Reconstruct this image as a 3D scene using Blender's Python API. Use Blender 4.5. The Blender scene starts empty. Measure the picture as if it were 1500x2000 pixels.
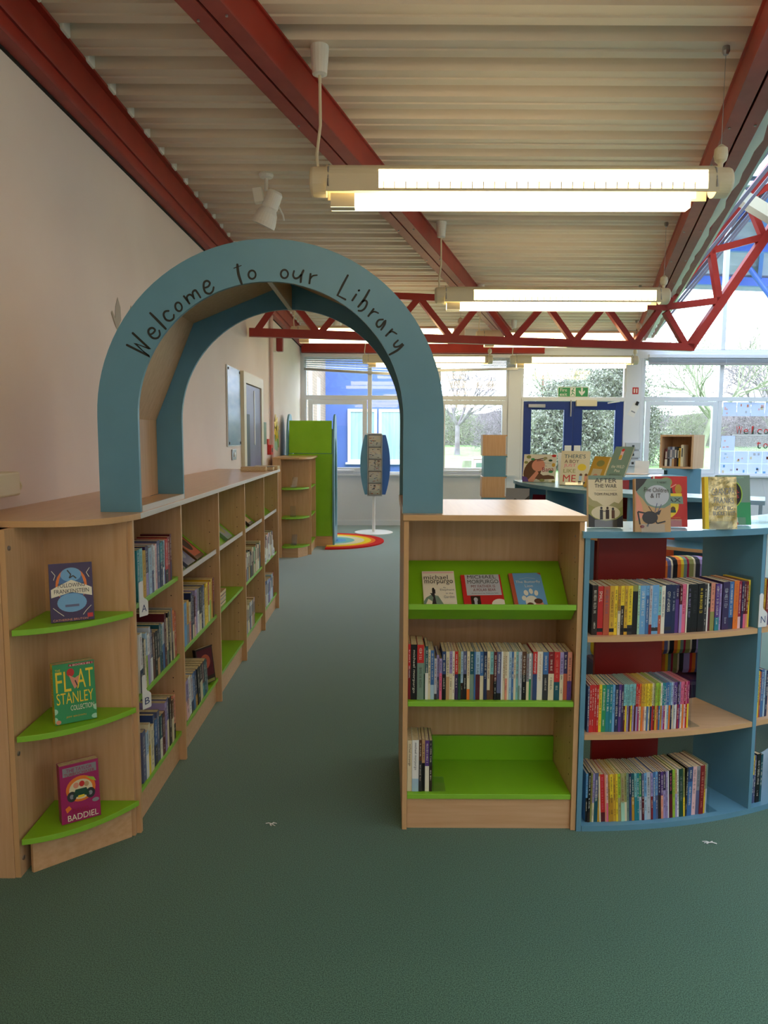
import bpy, math, random
from mathutils import Matrix, Vector

random.seed(7)
SC = bpy.context.scene
COL = SC.collection

# ------------------------------------------------------------ camera
cd = bpy.data.cameras.new('camera')
cam = bpy.data.objects.new('camera', cd)
COL.objects.link(cam)
cd.sensor_fit = 'HORIZONTAL'
cd.sensor_width = 36.0
cd.lens = 34.56
cd.clip_start = 0.05
cd.clip_end = 400
cam.matrix_world = (Matrix.Translation((0, 0, 1.5))
                    @ Matrix.Rotation(math.radians(90 - 5.868), 4, 'X')
                    @ Matrix.Rotation(math.radians(0.25), 4, 'Z'))
SC.camera = cam

# ------------------------------------------------------------ sky (overcast daylight), exposure
W = bpy.data.worlds.new('overcast_sky')
SC.world = W
W.use_nodes = True
_n = W.node_tree.nodes
_l = W.node_tree.links
_bg = _n['Background']
_tc = _n.new('ShaderNodeTexCoord')
_no = _n.new('ShaderNodeTexNoise')
_no.inputs['Scale'].default_value = 2.0
_cr = _n.new('ShaderNodeValToRGB')
_cr.color_ramp.elements[0].position = 0.3
_cr.color_ramp.elements[0].color = (0.66, 0.82, 1.0, 1)
_cr.color_ramp.elements[1].position = 0.75
_cr.color_ramp.elements[1].color = (0.82, 0.92, 1.0, 1)
_l.new(_tc.outputs['Generated'], _no.inputs['Vector'])
_l.new(_no.outputs['Fac'], _cr.inputs['Fac'])
_l.new(_cr.outputs['Color'], _bg.inputs['Color'])
SKY = 4.6
_bg.inputs['Strength'].default_value = SKY
LAMP = 10.0           # strength of the fluorescent tubes
SC.view_settings.view_transform = 'Standard'
SC.view_settings.look = 'None'
SC.view_settings.exposure = 1.14
SC.view_settings.gamma = 1.0
SC.view_settings.use_curve_mapping = False
SC.cycles.use_denoising = True
SC.cycles.max_bounces = 8
SC.cycles.diffuse_bounces = 5
SC.cycles.glossy_bounces = 3
SC.cycles.transmission_bounces = 4
SC.cycles.transparent_max_bounces = 16
SC.cycles.caustics_reflective = False
SC.cycles.caustics_refractive = False
SC.cycles.sample_clamp_indirect = 6.0


# ------------------------------------------------------------ materials
def lin(c):
    out = []
    for v in c:
        v = v / 255.0
        out.append(v / 12.92 if v <= 0.04045 else ((v + 0.055) / 1.055) ** 2.4)
    return tuple(out) + (1.0,)


def pmat(name, rgb, rough=0.5, spec=0.4, metal=0.0, coat=0.0, emit=None, estr=0.0):
    m = bpy.data.materials.new(name)
    m.use_nodes = True
    b = m.node_tree.nodes['Principled BSDF']
    b.inputs['Base Color'].default_value = lin(rgb)
    b.inputs['Roughness'].default_value = rough
    b.inputs['Specular IOR Level'].default_value = spec
    b.inputs['Metallic'].default_value = metal
    b.inputs['Coat Weight'].default_value = coat
    if emit:
        b.inputs['Emission Color'].default_value = lin(emit)
        b.inputs['Emission Strength'].default_value = estr
    return m


def noise_mat(name, a, b_, scale=(1, 1, 1), nscale=8, rough=0.5, bump=0.0, lo=0.35, hi=0.65, spec=0.4, detail=4, bscale=None, sheen=0.0):
    m = pmat(name, a, rough, spec)
    nt = m.node_tree
    N = nt.nodes
    L = nt.links
    bs = N['Principled BSDF']
    if sheen:
        bs.inputs['Sheen Weight'].default_value = sheen
        bs.inputs['Sheen Roughness'].default_value = .4
    tc = N.new('ShaderNodeTexCoord')
    mp = N.new('ShaderNodeMapping')
    mp.inputs['Scale'].default_value = scale
    nz = N.new('ShaderNodeTexNoise')
    nz.inputs['Scale'].default_value = nscale
    nz.inputs['Detail'].default_value = detail
    cr = N.new('ShaderNodeValToRGB')
    cr.color_ramp.elements[0].position = lo
    cr.color_ramp.elements[0].color = lin(a)
    cr.color_ramp.elements[1].position = hi
    cr.color_ramp.elements[1].color = lin(b_)
    L.new(tc.outputs['Object'], mp.inputs['Vector'])
    L.new(mp.outputs['Vector'], nz.inputs['Vector'])
    L.new(nz.outputs['Fac'], cr.inputs['Fac'])
    L.new(cr.outputs['Color'], bs.inputs['Base Color'])
    if bump:
        bp = N.new('ShaderNodeBump')
        bp.inputs['Strength'].default_value = bump
        bp.inputs['Distance'].default_value = 0.004
        if bscale:
            n2 = N.new('ShaderNodeTexNoise')
            n2.inputs['Scale'].default_value = bscale
            L.new(tc.outputs['Object'], n2.inputs['Vector'])
            L.new(n2.outputs['Fac'], bp.inputs['Height'])
        else:
            L.new(nz.outputs['Fac'], bp.inputs['Height'])
        L.new(bp.outputs['Normal'], bs.inputs['Normal'])
    return m


def glass_mat(name, tint=(1, 1, 1), refl=0.09, rough=0.02):
    m = bpy.data.materials.new(name)
    m.use_nodes = True
    N = m.node_tree.nodes
    L = m.node_tree.links
    N.clear()
    o = N.new('ShaderNodeOutputMaterial')
    mx = N.new('ShaderNodeMixShader')
    tr = N.new('ShaderNodeBsdfTransparent')
    gl = N.new('ShaderNodeBsdfGlossy')
    gl.inputs['Roughness'].default_value = rough
    tr.inputs['Color'].default_value = tint + (1,)
    mx.inputs['Fac'].default_value = refl
    L.new(tr.outputs[0], mx.inputs[1])
    L.new(gl.outputs[0], mx.inputs[2])
    L.new(mx.outputs[0], o.inputs['Surface'])
    return m


def brick_mat(name, a, b_, mortar, scale, wall_axis='Y'):
    m = pmat(name, a, 0.85, 0.2)
    nt = m.node_tree
    N = nt.nodes
    L = nt.links
    tc = N.new('ShaderNodeTexCoord')
    sp = N.new('ShaderNodeSeparateXYZ')
    cb = N.new('ShaderNodeCombineXYZ')
    bk = N.new('ShaderNodeTexBrick')
    bk.inputs['Color1'].default_value = lin(a)
    bk.inputs['Color2'].default_value = lin(b_)
    bk.inputs['Mortar'].default_value = lin(mortar)
    bk.inputs['Scale'].default_value = scale
    bk.inputs['Mortar Size'].default_value = 0.02
    L.new(tc.outputs['Object'], sp.inputs[0])
    L.new(sp.outputs[wall_axis], cb.inputs['X'])
    L.new(sp.outputs['Z'], cb.inputs['Y'])
    L.new(cb.outputs[0], bk.inputs['Vector'])
    L.new(bk.outputs['Color'], N['Principled BSDF'].inputs['Base Color'])
    return m


PAL = {
    'cream': (226, 214, 178), 'ivory': (236, 230, 210), 'white': (235, 235, 232), 'pale grey': (190, 195, 202),
    'grey': (140, 142, 148), 'charcoal': (52, 52, 56), 'black': (22, 21, 24), 'navy': (34, 44, 82),
    'dark blue': (48, 70, 118), 'blue': (66, 112, 168), 'sky blue': (112, 168, 214), 'pale blue': (170, 200, 220),
    'teal': (40, 130, 142), 'dark teal': (26, 84, 96), 'aqua': (130, 192, 192), 'green': (52, 148, 92),
    'dark green': (32, 72, 54), 'lime': (160, 198, 60), 'olive': (150, 150, 82), 'yellow': (240, 208, 50),
    'gold': (214, 168, 52), 'mustard': (190, 142, 40), 'orange': (232, 122, 40), 'terracotta': (188, 90, 62),
    'red': (200, 44, 42), 'dark red': (130, 28, 34), 'maroon': (92, 26, 38), 'crimson': (160, 26, 60),
    'magenta': (160, 30, 96), 'pink': (228, 108, 142), 'salmon': (224, 148, 122), 'pale pink': (232, 190, 190),
    'purple': (92, 60, 132), 'dark purple': (56, 40, 84), 'lilac': (164, 148, 196), 'slate': (92, 96, 132),
    'brown': (98, 62, 40), 'dark brown': (52, 38, 32), 'tan': (196, 158, 112), 'khaki': (168, 160, 110),
    'mint': (168, 214, 186), 'grey green': (120, 146, 130),
}
_mc = {}


def M(name):
    if name not in _mc:
        _mc[name] = pmat('cover_' + name.replace(' ', '_'), PAL[name], 0.38, 0.45)
    return _mc[name]


WOOD = noise_mat('beech_laminate', (204, 161, 118), (216, 177, 136), (1, 1, 0.06), 60, 0.42, lo=0.3, hi=0.7)
WOODX = noise_mat('beech_laminate_lengthwise', (204, 161, 118), (216, 177, 136), (0.06, 1, 1), 60, 0.42, lo=0.3, hi=0.7)
WOODY = noise_mat('beech_worktop_laminate', (204, 162, 118), (216, 176, 134), (1, 0.05, 1), 60, 0.3, lo=0.3, hi=0.7, spec=0.5)
WEDGE = pmat('beech_edging', (210, 168, 120), 0.45)
GREY_EDGE = pmat('pale_edging_and_lip_highlight', (214, 206, 196), 0.4)
GREEN = noise_mat('lime_green_laminate', (126, 186, 28), (134, 194, 36), (1, 1, 1), 4, 0.34)
GREEN_EDGE = pmat('lime_green_edging', (140, 198, 60), 0.3)
BLUE = noise_mat('blue_laminate', (96, 146, 170), (104, 154, 178), (1, 1, 1), 3, 0.38)
BLUETOP = noise_mat('sky_paled_blue_worktop_laminate', (150, 194, 204), (158, 202, 212), (1, 1, 1), 3, 0.2, spec=0.8)  # pale blue laminate, colour raised further for the window reflection
REDP = pmat('red_laminate', (150, 34, 28), 0.45)
ORANGE = pmat('orange_laminate', (236, 98, 40), 0.4)
PAGES = noise_mat('paper_pages', (206, 184, 146), (224, 204, 166), (1, 1, 1), 90, 0.9, spec=0.1)
PAGESW = noise_mat('white_paper_pages', (220, 212, 196), (234, 228, 214), (1, 1, 1), 90, 0.9, spec=0.1)
CARPET = noise_mat('green_carpet_pile', (50, 76, 62), (94, 132, 112), (1, 1, 1), 300, 0.95, bump=0.06, lo=0.36, hi=0.64, spec=0.1, detail=6, bscale=420, sheen=0.6)
WALLP = noise_mat('painted_plaster', (229, 212, 202), (234, 219, 209), (1, 1, 1), 1.6, 0.8, spec=0.15)
WALLW = noise_mat('pale_painted_wall', (214, 216, 220), (220, 222, 226), (1, 1, 1), 2, 0.7, spec=0.2)
CEIL = noise_mat('cream_metal_deck', (228, 212, 197), (233, 219, 204), (1, 1, 1), 2, 0.5, spec=0.3)
REDS = noise_mat('red_painted_steel', (150, 38, 29), (162, 45, 33), (1, 1, 1), 5, 0.42, spec=0.35)
REDD = noise_mat('dull_red_painted_steel', (146, 56, 54), (156, 66, 62), (1, 1, 1), 9, 0.5, spec=0.35)
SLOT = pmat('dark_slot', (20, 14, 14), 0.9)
PVC = pmat('white_window_frame', (222, 226, 232), 0.35)
BLUEDOOR = pmat('blue_door_paint', (24, 54, 132), 0.4)
GLASS = glass_mat('window_glass', refl=0.04)
GBAR = pmat('grey_glazing_bar', (96, 92, 100), .5)
DIM_GLASS = glass_mat('dimmed_roof_glazing', (0.42, 0.46, 0.52), refl=0.05)  # roof glass darkened to cut the sky light reaching the truss
ACRYL = glass_mat('clear_acrylic', (0.93, 0.96, 0.96), 0.09, 0.08)
CREAMP = pmat('cream_plastic', (224, 214, 186), 0.45)
WHITEP = pmat('white_plastic', (232, 232, 230), 0.4)
METAL = pmat('brushed_metal', (170, 172, 175), 0.35, metal=0.9)
BLACKP = pmat('black_plastic', (18, 18, 20), 0.5)
INK = pmat('dark_vinyl_lettering', (34, 38, 36), 0.55)


def emis(name, rgb, s):
    m = bpy.data.materials.new(name)
    m.use_nodes = True
    N = m.node_tree.nodes
    L = m.node_tree.links
    N.clear()
    o = N.new('ShaderNodeOutputMaterial')
    e = N.new('ShaderNodeEmission')
    e.inputs['Color'].default_value = lin(rgb)
    e.inputs['Strength'].default_value = s
    L.new(e.outputs[0], o.inputs['Surface'])
    return m


TUBE = emis('fluorescent_tube_glow', (255, 227, 168), LAMP)
DIFF = emis('glowing_lamp_diffuser', (255, 227, 168), LAMP * 0.36)


# ------------------------------------------------------------ mesh building
class MB:
    def __init__(s):
        s.v = []
        s.f = []
        s.mi = []
        s.mats = []

    def m(s, mat):
        if mat not in s.mats:
            s.mats.append(mat)
        return s.mats.index(mat)

    def face(s, pts, mat):
        k = len(s.v)
        s.v.extend([tuple(p) for p in pts])
        s.f.append(tuple(range(k, k + len(pts))))
        s.mi.append(s.m(mat))

    def box(s, x0, x1, y0, y1, z0, z1, mat, T=None, front=None):
        c = [(x0, y0, z0), (x1, y0, z0), (x1, y1, z0), (x0, y1, z0), (x0, y0, z1), (x1, y0, z1), (x1, y1, z1), (x0, y1, z1)]
        if T is not None:
            c = [tuple(T @ Vector(p)) for p in c]
        k = len(s.v)
        s.v.extend(c)
        mi = s.m(mat)
        for j, q in enumerate(((0, 3, 2, 1), (4, 5, 6, 7), (0, 1, 5, 4), (1, 2, 6, 5), (2, 3, 7, 6), (3, 0, 4, 7))):
            s.f.append(tuple(k + i for i in q))
            s.mi.append(s.m(front) if (front is not None and j == 2) else mi)
        return s

    def prism(s, poly, lo, hi, axis, mat, side=None):
        """extrude a 2D polygon along axis: 'Z' poly=(x,y); 'Y' poly=(x,z); 'X' poly=(y,z)"""
        def P(a, b, c):
            return (a, b, c) if axis == 'Z' else ((a, c, b) if axis == 'Y' else (c, a, b))
        n = len(poly)
        k = len(s.v)
        s.v.extend([P(a, b, lo) for a, b in poly])
        s.v.extend([P(a, b, hi) for a, b in poly])
        area = sum(poly[i][0] * poly[(i + 1) % n][1] - poly[(i + 1) % n][0] * poly[i][1] for i in range(n))
        if axis == 'Y':
            area = -area
        fl = area > 0
        a = tuple(range(k + n - 1, k - 1, -1)) if fl else tuple(range(k, k + n))
        b = tuple(range(k + n, k + 2 * n)) if fl else tuple(range(k + 2 * n - 1, k + n - 1, -1))
        s.f += [a, b]
        s.mi += [s.m(mat)] * 2
        sm = s.m(side if side is not None else mat)
        for i in range(n):
            j = (i + 1) % n
            q = (k + i, k + j, k + n + j, k + n + i)
            s.f.append(q if fl else q[::-1])
            s.mi.append(sm)
        return s

    def tube(s, pts, r, n, mat, cap=True):
        pts = [Vector(p) for p in pts]
        rs = r if isinstance(r, (list, tuple)) else [r] * len(pts)
        mi = s.m(mat)
        k0 = len(s.v)
        prev = None
        for i, p in enumerate(pts):
            if i == 0:
                d = pts[1] - p
            elif i == len(pts) - 1:
                d = p - pts[i - 1]
            else:
                d = (pts[i + 1] - pts[i - 1])
            if d.length < 1e-9:
                d = Vector((0, 0, 1))
            d.normalize()
            a = Vector((0, 0, 1)) if abs(d.z) < 0.9 else Vector((1, 0, 0))
            u = d.cross(a).normalized() if prev is None else (prev - d * prev.dot(d)).normalized()
            prev = u
            w = d.cross(u)
            for j in range(n):
                t = 2 * math.pi * j / n
                s.v.append(tuple(p + (u * math.cos(t) + w * math.sin(t)) * rs[i]))
        for i in range(len(pts) - 1):
            for j in range(n):
                a_ = k0 + i * n + j
                b_ = k0 + i * n + (j + 1) % n
                s.f.append((a_, b_, b_ + n, a_ + n))
                s.mi.append(mi)
        if cap:
            s.f.append(tuple(range(k0 + n - 1, k0 - 1, -1)))
            e = k0 + (len(pts) - 1) * n
            s.f.append(tuple(range(e, e + n)))
            s.mi += [mi, mi]
        return s

    def beam(s, a, b, w, h, mat, up=(0, 0, 1)):
        """rectangular bar from a to b, width w (sideways), height h (towards up)"""
        a = Vector(a)
        b = Vector(b)
        d = (b - a).normalized()
        u = Vector(up)
        sd = d.cross(u).normalized()
        u = sd.cross(d).normalized()
        T = Matrix((( d.x, sd.x, u.x, a.x), (d.y, sd.y, u.y, a.y), (d.z, sd.z, u.z, a.z), (0, 0, 0, 1)))
        s.box(0, (b - a).length, -w / 2, w / 2, -h / 2, h / 2, mat, T)
        return s

    def arc(s, cx, cy, r0, r1, a0, a1, z0, z1, mat, n=16, edge=None):
        k = len(s.v)
        mi = s.m(mat)
        me = s.m(edge if edge is not None else mat)
        for i in range(n + 1):
            a = math.radians(a0 + (a1 - a0) * i / n)
            c, d = math.cos(a), math.sin(a)
            for r, z in ((r0, z0), (r1, z0), (r1, z1), (r0, z1)):
                s.v.append((cx + r * c, cy + r * d, z))
        for i in range(n):
            b = k + 4 * i
            for j in range(4):
                jj = (j + 1) % 4
                s.f.append((b + j, b + 4 + j, b + 4 + jj, b + jj))
                s.mi.append(me if j in (1, 3) else mi)
        s.f += [(k, k + 1, k + 2, k + 3), tuple(k + 4 * n + j for j in (3, 2, 1, 0))]
        s.mi += [mi, mi]
        return s

    def lathe(s, prof, cx, cy, n, mat, T=None):
        k = len(s.v)
        mi = s.m(mat)
        for r, z in prof:
            for j in range(n):
                t = 2 * math.pi * j / n
                p = Vector((cx + r * math.cos(t), cy + r * math.sin(t), z))
                s.v.append(tuple(T @ p) if T is not None else tuple(p))
        for i in range(len(prof) - 1):
            for j in range(n):
                a_ = k + i * n + j
                b_ = k + i * n + (j + 1) % n
                s.f.append((a_, b_, b_ + n, a_ + n))
                s.mi.append(mi)
        s.f.append(tuple(range(k + n - 1, k - 1, -1)))
        e = k + (len(prof) - 1) * n
        s.f.append(tuple(range(e, e + n)))
        s.mi += [mi, mi]
        return s

    def text(s, st, T, w, h, mat, ital=0.0):
        """text fitted into w x h centred on T's origin, in T's xy plane, facing T's +z"""
        vs, fs = text_geo(st)
        k = len(s.v)
        mi = s.m(mat)
        for x, y in vs:
            s.v.append(tuple(T @ Vector((x * w + ital * y * h, y * h, 0))))
        for q in fs:
            s.f.append(tuple(k + i for i in q))
            s.mi.append(mi)
        return s

    def build(s, name, parent=None, loc=(0, 0, 0), rot=None, smooth=False, bevel=0.0, M4=None):
        me = bpy.data.meshes.new(name)
        me.from_pydata(s.v, [], s.f)
        for m in s.mats:
            me.materials.append(m)
        me.polygons.foreach_set('material_index', s.mi)
        if smooth:
            me.polygons.foreach_set('use_smooth', [True] * len(s.f))
        me.update()
        o = bpy.data.objects.new(name, me)
        COL.objects.link(o)
        o.location = loc
        if rot is not None:
            o.rotation_euler = rot
        if M4 is not None:
            o.matrix_world = M4
        if parent is not None:
            o.parent = parent
        if bevel:
            b = o.modifiers.new('bevel', 'BEVEL')
            b.width = bevel
            b.segments = 2
            b.limit_method = 'ANGLE'
            b.angle_limit = math.radians(50)
        return o


_tx = {}


def text_geo(st):
    if st not in _tx:
        cu = bpy.data.curves.new('t', 'FONT')
        cu.body = st
        cu.resolution_u = 3
        ob = bpy.data.objects.new('t', cu)
        me = bpy.data.meshes.new_from_object(ob)
        vs = [(v.co.x, v.co.y) for v in me.vertices]
        fs = [tuple(p.vertices) for p in me.polygons]
        bpy.data.objects.remove(ob)
        bpy.data.curves.remove(cu)
        bpy.data.meshes.remove(me)
        x0 = min(v[0] for v in vs)
        x1 = max(v[0] for v in vs)
        y0 = min(v[1] for v in vs)
        y1 = max(v[1] for v in vs)
        vs = [((x - (x0 + x1) / 2) / (x1 - x0), (y - (y0 + y1) / 2) / (y1 - y0)) for x, y in vs]
        _tx[st] = (vs, fs)
    return _tx[st]


def thing(name, label, cat, loc=(0, 0, 0), rz=0.0, group=None, M4=None):
    o = bpy.data.objects.new(name, None)
    o.empty_display_size = 0.05
    COL.objects.link(o)
    if M4 is not None:
        o.matrix_world = M4
    else:
        o.location = loc
        o.rotation_euler = (0, 0, rz)
    return tag(o, label, cat, group)


def tag(o, label, cat, group=None):
    o['label'] = label
    o['category'] = cat
    if group:
        o['group'] = group
    return o


def struct(o, label=None):
    o['kind'] = 'structure'
    if label:
        o['label'] = label
    return o


def sempty(name, loc=(0, 0, 0)):
    o = bpy.data.objects.new(name, None)
    COL.objects.link(o)
    o.location = loc
    o['kind'] = 'structure'
    return o


def frame_xz(x, y, z):
    """text frame on a plane facing -Y"""
    return Matrix(((1, 0, 0, x), (0, 0, -1, y), (0, 1, 0, z), (0, 0, 0, 1)))


def ring_pts(cx, cy, rx, ry, n, rot=0.0):
    out = []
    for i in range(n):
        a = 2 * math.pi * i / n
        x, y = rx * math.cos(a), ry * math.sin(a)
        out.append((cx + x * math.cos(rot) - y * math.sin(rot), cy + x * math.sin(rot) + y * math.cos(rot)))
    return out


# ============================================================ ROOM SHELL
def wx(y):
    return -1.465 + 0.0074 * (y - 3)


YF = 12.4      # inside face of the far window wall
b = MB()
b.box(-1.7, 9.2, -4.2, YF + 0.15, -0.12, 0.0, CARPET)
struct(b.build('floor'), 'green cut pile carpet floor')

b = MB()
b.prism([(wx(-4.2), -4.2), (wx(YF + .1), YF + .1), (wx(YF + .1) - 0.2, YF + .1), (wx(-4.2) - 0.2, -4.2)], -0.1, 3.5, 'Z', WALLP)
struct(b.build('wall_left'), 'pale painted left wall')
b = MB()
b.box(-1.7, 9.2, -4.35, -4.2, -0.1, 6.4, WALLP)
struct(b.build('wall_back'))
b = MB()
b.box(9.2, 9.35, -4.35, YF + .15, -0.1, 6.4, WALLP)
struct(b.build('wall_right'))


def bx3(y):          # plan line of the left bottom edge of the right-hand diagonal beam
    return 1.467 + 0.284 * (y - 3.0)


def bx2(y):
    return -0.737 + 0.284 * (y - 3.0)


# corrugated deck
b = MB()
prof = []
y = -4.2
ph = 3.47
y0 = ph - 0.272 * 30
while y0 < -4.2:
    y0 += 0.272
y = y0
while y < YF + 0.05:
    prof += [(y, 3.25), (y + 0.055, 3.25), (y + 0.06, 3.257), (y + 0.085, 3.257), (y + 0.09, 3.25), (y + 0.148, 3.25), (y + 0.172, 3.315), (y + 0.248, 3.315)]
    y += 0.272
k = 0
for (ya, za), (yb, zb) in zip(prof[:-1], prof[1:]):
    b.face([(-1.62, ya, za), (bx3(ya) + 0.2, ya, za), (bx3(yb) + 0.2, yb, zb), (-1.62, yb, zb)][::-1], CEIL)
b.face([(-1.62, -4.3, 3.4), (bx3(-4.3) + .2, -4.3, 3.4), (bx3(YF + .1) + .2, YF + .1, 3.4), (-1.62, YF + .1, 3.4)], CEIL)
struct(b.build('ceiling'), 'cream corrugated metal deck ceiling')

# lantern roof: glazed slope rising from the right beam, then a flat deck
b = MB()
for (ya, yb) in ((-4.2, YF),):
    b.box(0, 0.001, 0, 0.001, 0, 0.001, CEIL) if False else None
b.face([(bx3(-4.2) + 2.9, -4.2, 6.3), (9.2, -4.2, 6.3), (9.2, YF + .1, 6.3), (bx3(YF) + 2.9, YF + .1, 6.3)], CEIL)
b.face([(bx3(-4.2) + 2.9, -4.2, 6.32), (9.2, -4.2, 6.32), (9.2, YF + .1, 6.32), (bx3(YF) + 2.9, YF + .1, 6.32)][::-1], CEIL)
struct(b.build('ceiling_lantern'), 'flat deck over the raised roof lantern')

rl = sempty('window_1')
b = MB()
def slope_pt(y, s, off=0.0):      # s metres along the slope
    return (bx3(y) + 0.33 + s * 0.62 + off * 0.78, y, 3.22 + s * 0.785 - off * 0.62)
b.face([slope_pt(-4.2, 0), slope_pt(YF, 0), slope_pt(YF, 3.95), slope_pt(-4.2, 3.95)], DIM_GLASS)
b.build('pane', rl)
for i in range(12):
    yy = -3.6 + i * 1.4
    b = MB()
    b.beam(slope_pt(yy, 0, 0.02), slope_pt(yy, 3.95, 0.02), 0.022, 0.03, GBAR)
    b.build('glazing_bar', rl)

# ---------------- steel
def diag_beam(name, xf, label):
    dx = 0.284
    L = math.hypot(1, dx)
    t = thing(name, label, 'beam', (xf(3.0), 3.0, 3.08), -math.atan(dx))
    for s0 in (0.0, 0.087):
        b = MB()
        zb, zt = 0.0, 0.17
        ya, yb = -7.2 * L, (YF - 3.0) * L
        # C channel: web on the outer side
        outer = s0 if s0 == 0.0 else s0 + 0.075
        w0, w1 = (s0 + 0.012, s0 + 0.02) if s0 == 0.0 else (s0 + 0.055, s0 + 0.063)
        b.box(s0, s0 + 0.075, ya, yb, zb, zb + 0.01, REDD)
        b.box(w0, w1, ya, yb, zb + .01, zt - .01, REDS)
        b.box(s0, s0 + 0.075, ya, yb, zt - 0.01, zt, REDS)
        b.build('channel', t)
    b = MB()
    b.box(0.075, 0.087, -7.2 * L, (YF - 3.0) * L, 0.08, 0.17, SLOT)
    b.build('painted_slit_shade', t)  # near-black fill paints the shade inside the slit between the channels
    b = MB()
    for k in range(16):
        yy = -6 + k * 1.0
        for xx in (0.02, 0.14):
            b.lathe([(0.006, 0.0), (0.006, -0.006)], xx, yy, 6, METAL)
    b.build('bolt', t)
    return t


diag_beam('roof_beam', bx2, 'red double channel roof beam running diagonally over the arch')
diag_beam('roof_beam', bx3, 'red double channel roof beam along the right edge of the corrugated deck')

wbm = thing('wall_beam', 'red steel channel running along the top of the left wall', 'beam', (0, 0, 2.965))
ya, yb = -4.2, YF


def seg(b, o0, o1, z0, z1, mat):
    b.prism([(wx(ya) + o0, ya), (wx(ya) + o1, ya), (wx(yb) + o1, yb), (wx(yb) + o0, yb)], z0 - 2.965, z1 - 2.965, 'Z', mat)


b = MB()
seg(b, 0.0, 0.07, 2.965, 2.98, REDD)
seg(b, 0.0, 0.03, 2.98, 3.245, REDS)
seg(b, 0.0, 0.06, 3.235, 3.248, REDS)
b.build('channel', wbm)
b = MB()
seg(b, 0.03, 0.042, 3.075, 3.088, REDD)
b.build('ledge', wbm)
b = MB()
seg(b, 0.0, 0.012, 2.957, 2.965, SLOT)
b.build('painted_shadow_strip', wbm)  # solid near-black strip paints a shadow line under the channel
y = y0 + 0.272 * 20
while y < YF - .3:
    if y > .5:
        b = MB()
        b.box(wx(y) + .004, wx(y) + .075, y + 0.165, y + 0.255, 3.236 - 2.965, 3.31 - 2.965, WHITEP)
        b.build('lit_recess_block', wbm, bevel=.012)  # white blocks stand in for the lit ends of the deck recesses
    y += 0.272
b = MB()
b.box(wx(YF) + 0.03, 2.62, YF - 0.12, YF - 0.02, 2.87, 3.05, REDS)
b.box(wx(YF) + 0.03, 2.62, YF - 0.14, YF - 0.02, 2.86, 2.872, REDD)
tag(b.build('wall_beam'), 'red steel beam over the far window, between left wall and diagonal beam', 'beam')

# white lagging strip and inner red purlin along the right beam
b = MB()
random.seed(3)
pts = []
ya = -4.0
prev = None
while ya < YF - .2:
    w = 0.05 + random.uniform(-0.015, 0.015)
    z = 3.10 + random.uniform(-0.008, 0.008)
    cur = [(bx3(ya) + 0.178, ya, z), (bx3(ya) + 0.178 + w, ya, z + 0.0), (bx3(ya) + 0.182 + w, ya, z + 0.05), (bx3(ya) + 0.178, ya, z + 0.05)]
    if prev:
        for j in range(4):
            jj = (j + 1) % 4
            b.face([prev[j], prev[jj], cur[jj], cur[j]], WHITEP)
    prev = cur
    ya += 0.17
tag(b.build('insulation_strip'), 'ragged white insulation strip beside the right roof beam', 'insulation')
b = MB()
b.beam((bx3(-4.2) + 0.272, -4.2, 3.19), (bx3(YF) + 0.272, YF, 3.19), 0.055, 0.12, REDD)
tag(b.build('roof_purlin'), 'dark red purlin at the foot of the glazed roof slope', 'beam')
b = MB()
b.beam((bx3(-4.2) + 0.335, -4.2, 3.20), (bx3(YF) + 0.335, YF, 3.20), 0.025, 0.04, METAL)
tag(b.build('cable_tray'), 'perforated grey metal strip along the glazed roof slope', 'cable tray')

# truss
T0 = Vector((-1.40, 7.76, 0))
TD = Vector((0.981, 0.195, 0)).normalized()


def tp(s, z):
    return T0 + TD * s + Vector((0, 0, z))


tr = thing('roof_truss', 'red lattice roof truss crossing the room and rising at its right end', 'truss', tuple(tp(0, 2.56)))
Minv = Matrix.Translation(-tp(0, 2.56))


def tpart(name, a, b_, w=0.06, h=0.06, mat=REDS):
    m = MB()
    m.beam(a, b_, w, h, mat)
    m.v = [tuple(Minv @ Vector(p)) for p in m.v]
    return m.build(name, tr)


tpart('bottom_chord', tp(0.0, 2.56), tp(5.09, 2.545), 0.07, 0.085)
tpart('top_chord', tp(0.0, 2.985), tp(4.72, 2.985), 0.07, 0.07)
tpart('end_post', tp(0.035, 2.52), tp(0.035, 3.02), 0.10, 0.12)
bot = [0.72, 1.44, 2.168, 2.87, 3.6, 4.335]
top = [0.37, 1.08, 1.80, 2.51, 3.245, 3.965, 4.66]
for i, s_ in enumerate(bot):
    tpart('brace', tp(top[i] + .02, 2.96), tp(s_ - 0.02, 2.58), 0.055, 0.065)
    tpart('brace', tp(s_ + 0.02, 2.58), tp(top[i + 1] - .02, 2.96), 0.055, 0.065)
tpart('brace', tp(0.08, 2.58), tp(0.35, 2.96), 0.055, 0.065)
tpart('brace', tp(4.72, 2.94), tp(4.98, 2.58), 0.06, 0.07)
# rising end
U = [(4.68, 2.985), (5.266, 3.647), (5.70, 4.26), (6.25, 4.95), (6.79, 5.625), (7.30, 6.27)]
Lw = [(5.05, 2.545), (5.398, 3.092), (5.94, 3.84), (6.6, 4.76), (7.15, 5.52), (7.68, 6.27)]
tpart('rising_top_chord', tp(*U[0]), tp(*U[5]), 0.07, 0.10)
tpart('rising_bottom_chord', tp(*Lw[0]), tp(*Lw[5]), 0.07, 0.10)
for a, c in ((U[0], Lw[1]), (U[1], Lw[1]), (U[1], Lw[2]), (U[2], Lw[2]), (U[2], Lw[3]), (U[3], Lw[3]), (U[3], Lw[4]), (U[4], Lw[4]), (U[4], Lw[5])):
    tpart('brace', tp(*a), tp(*c), 0.06, 0.075)

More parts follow.
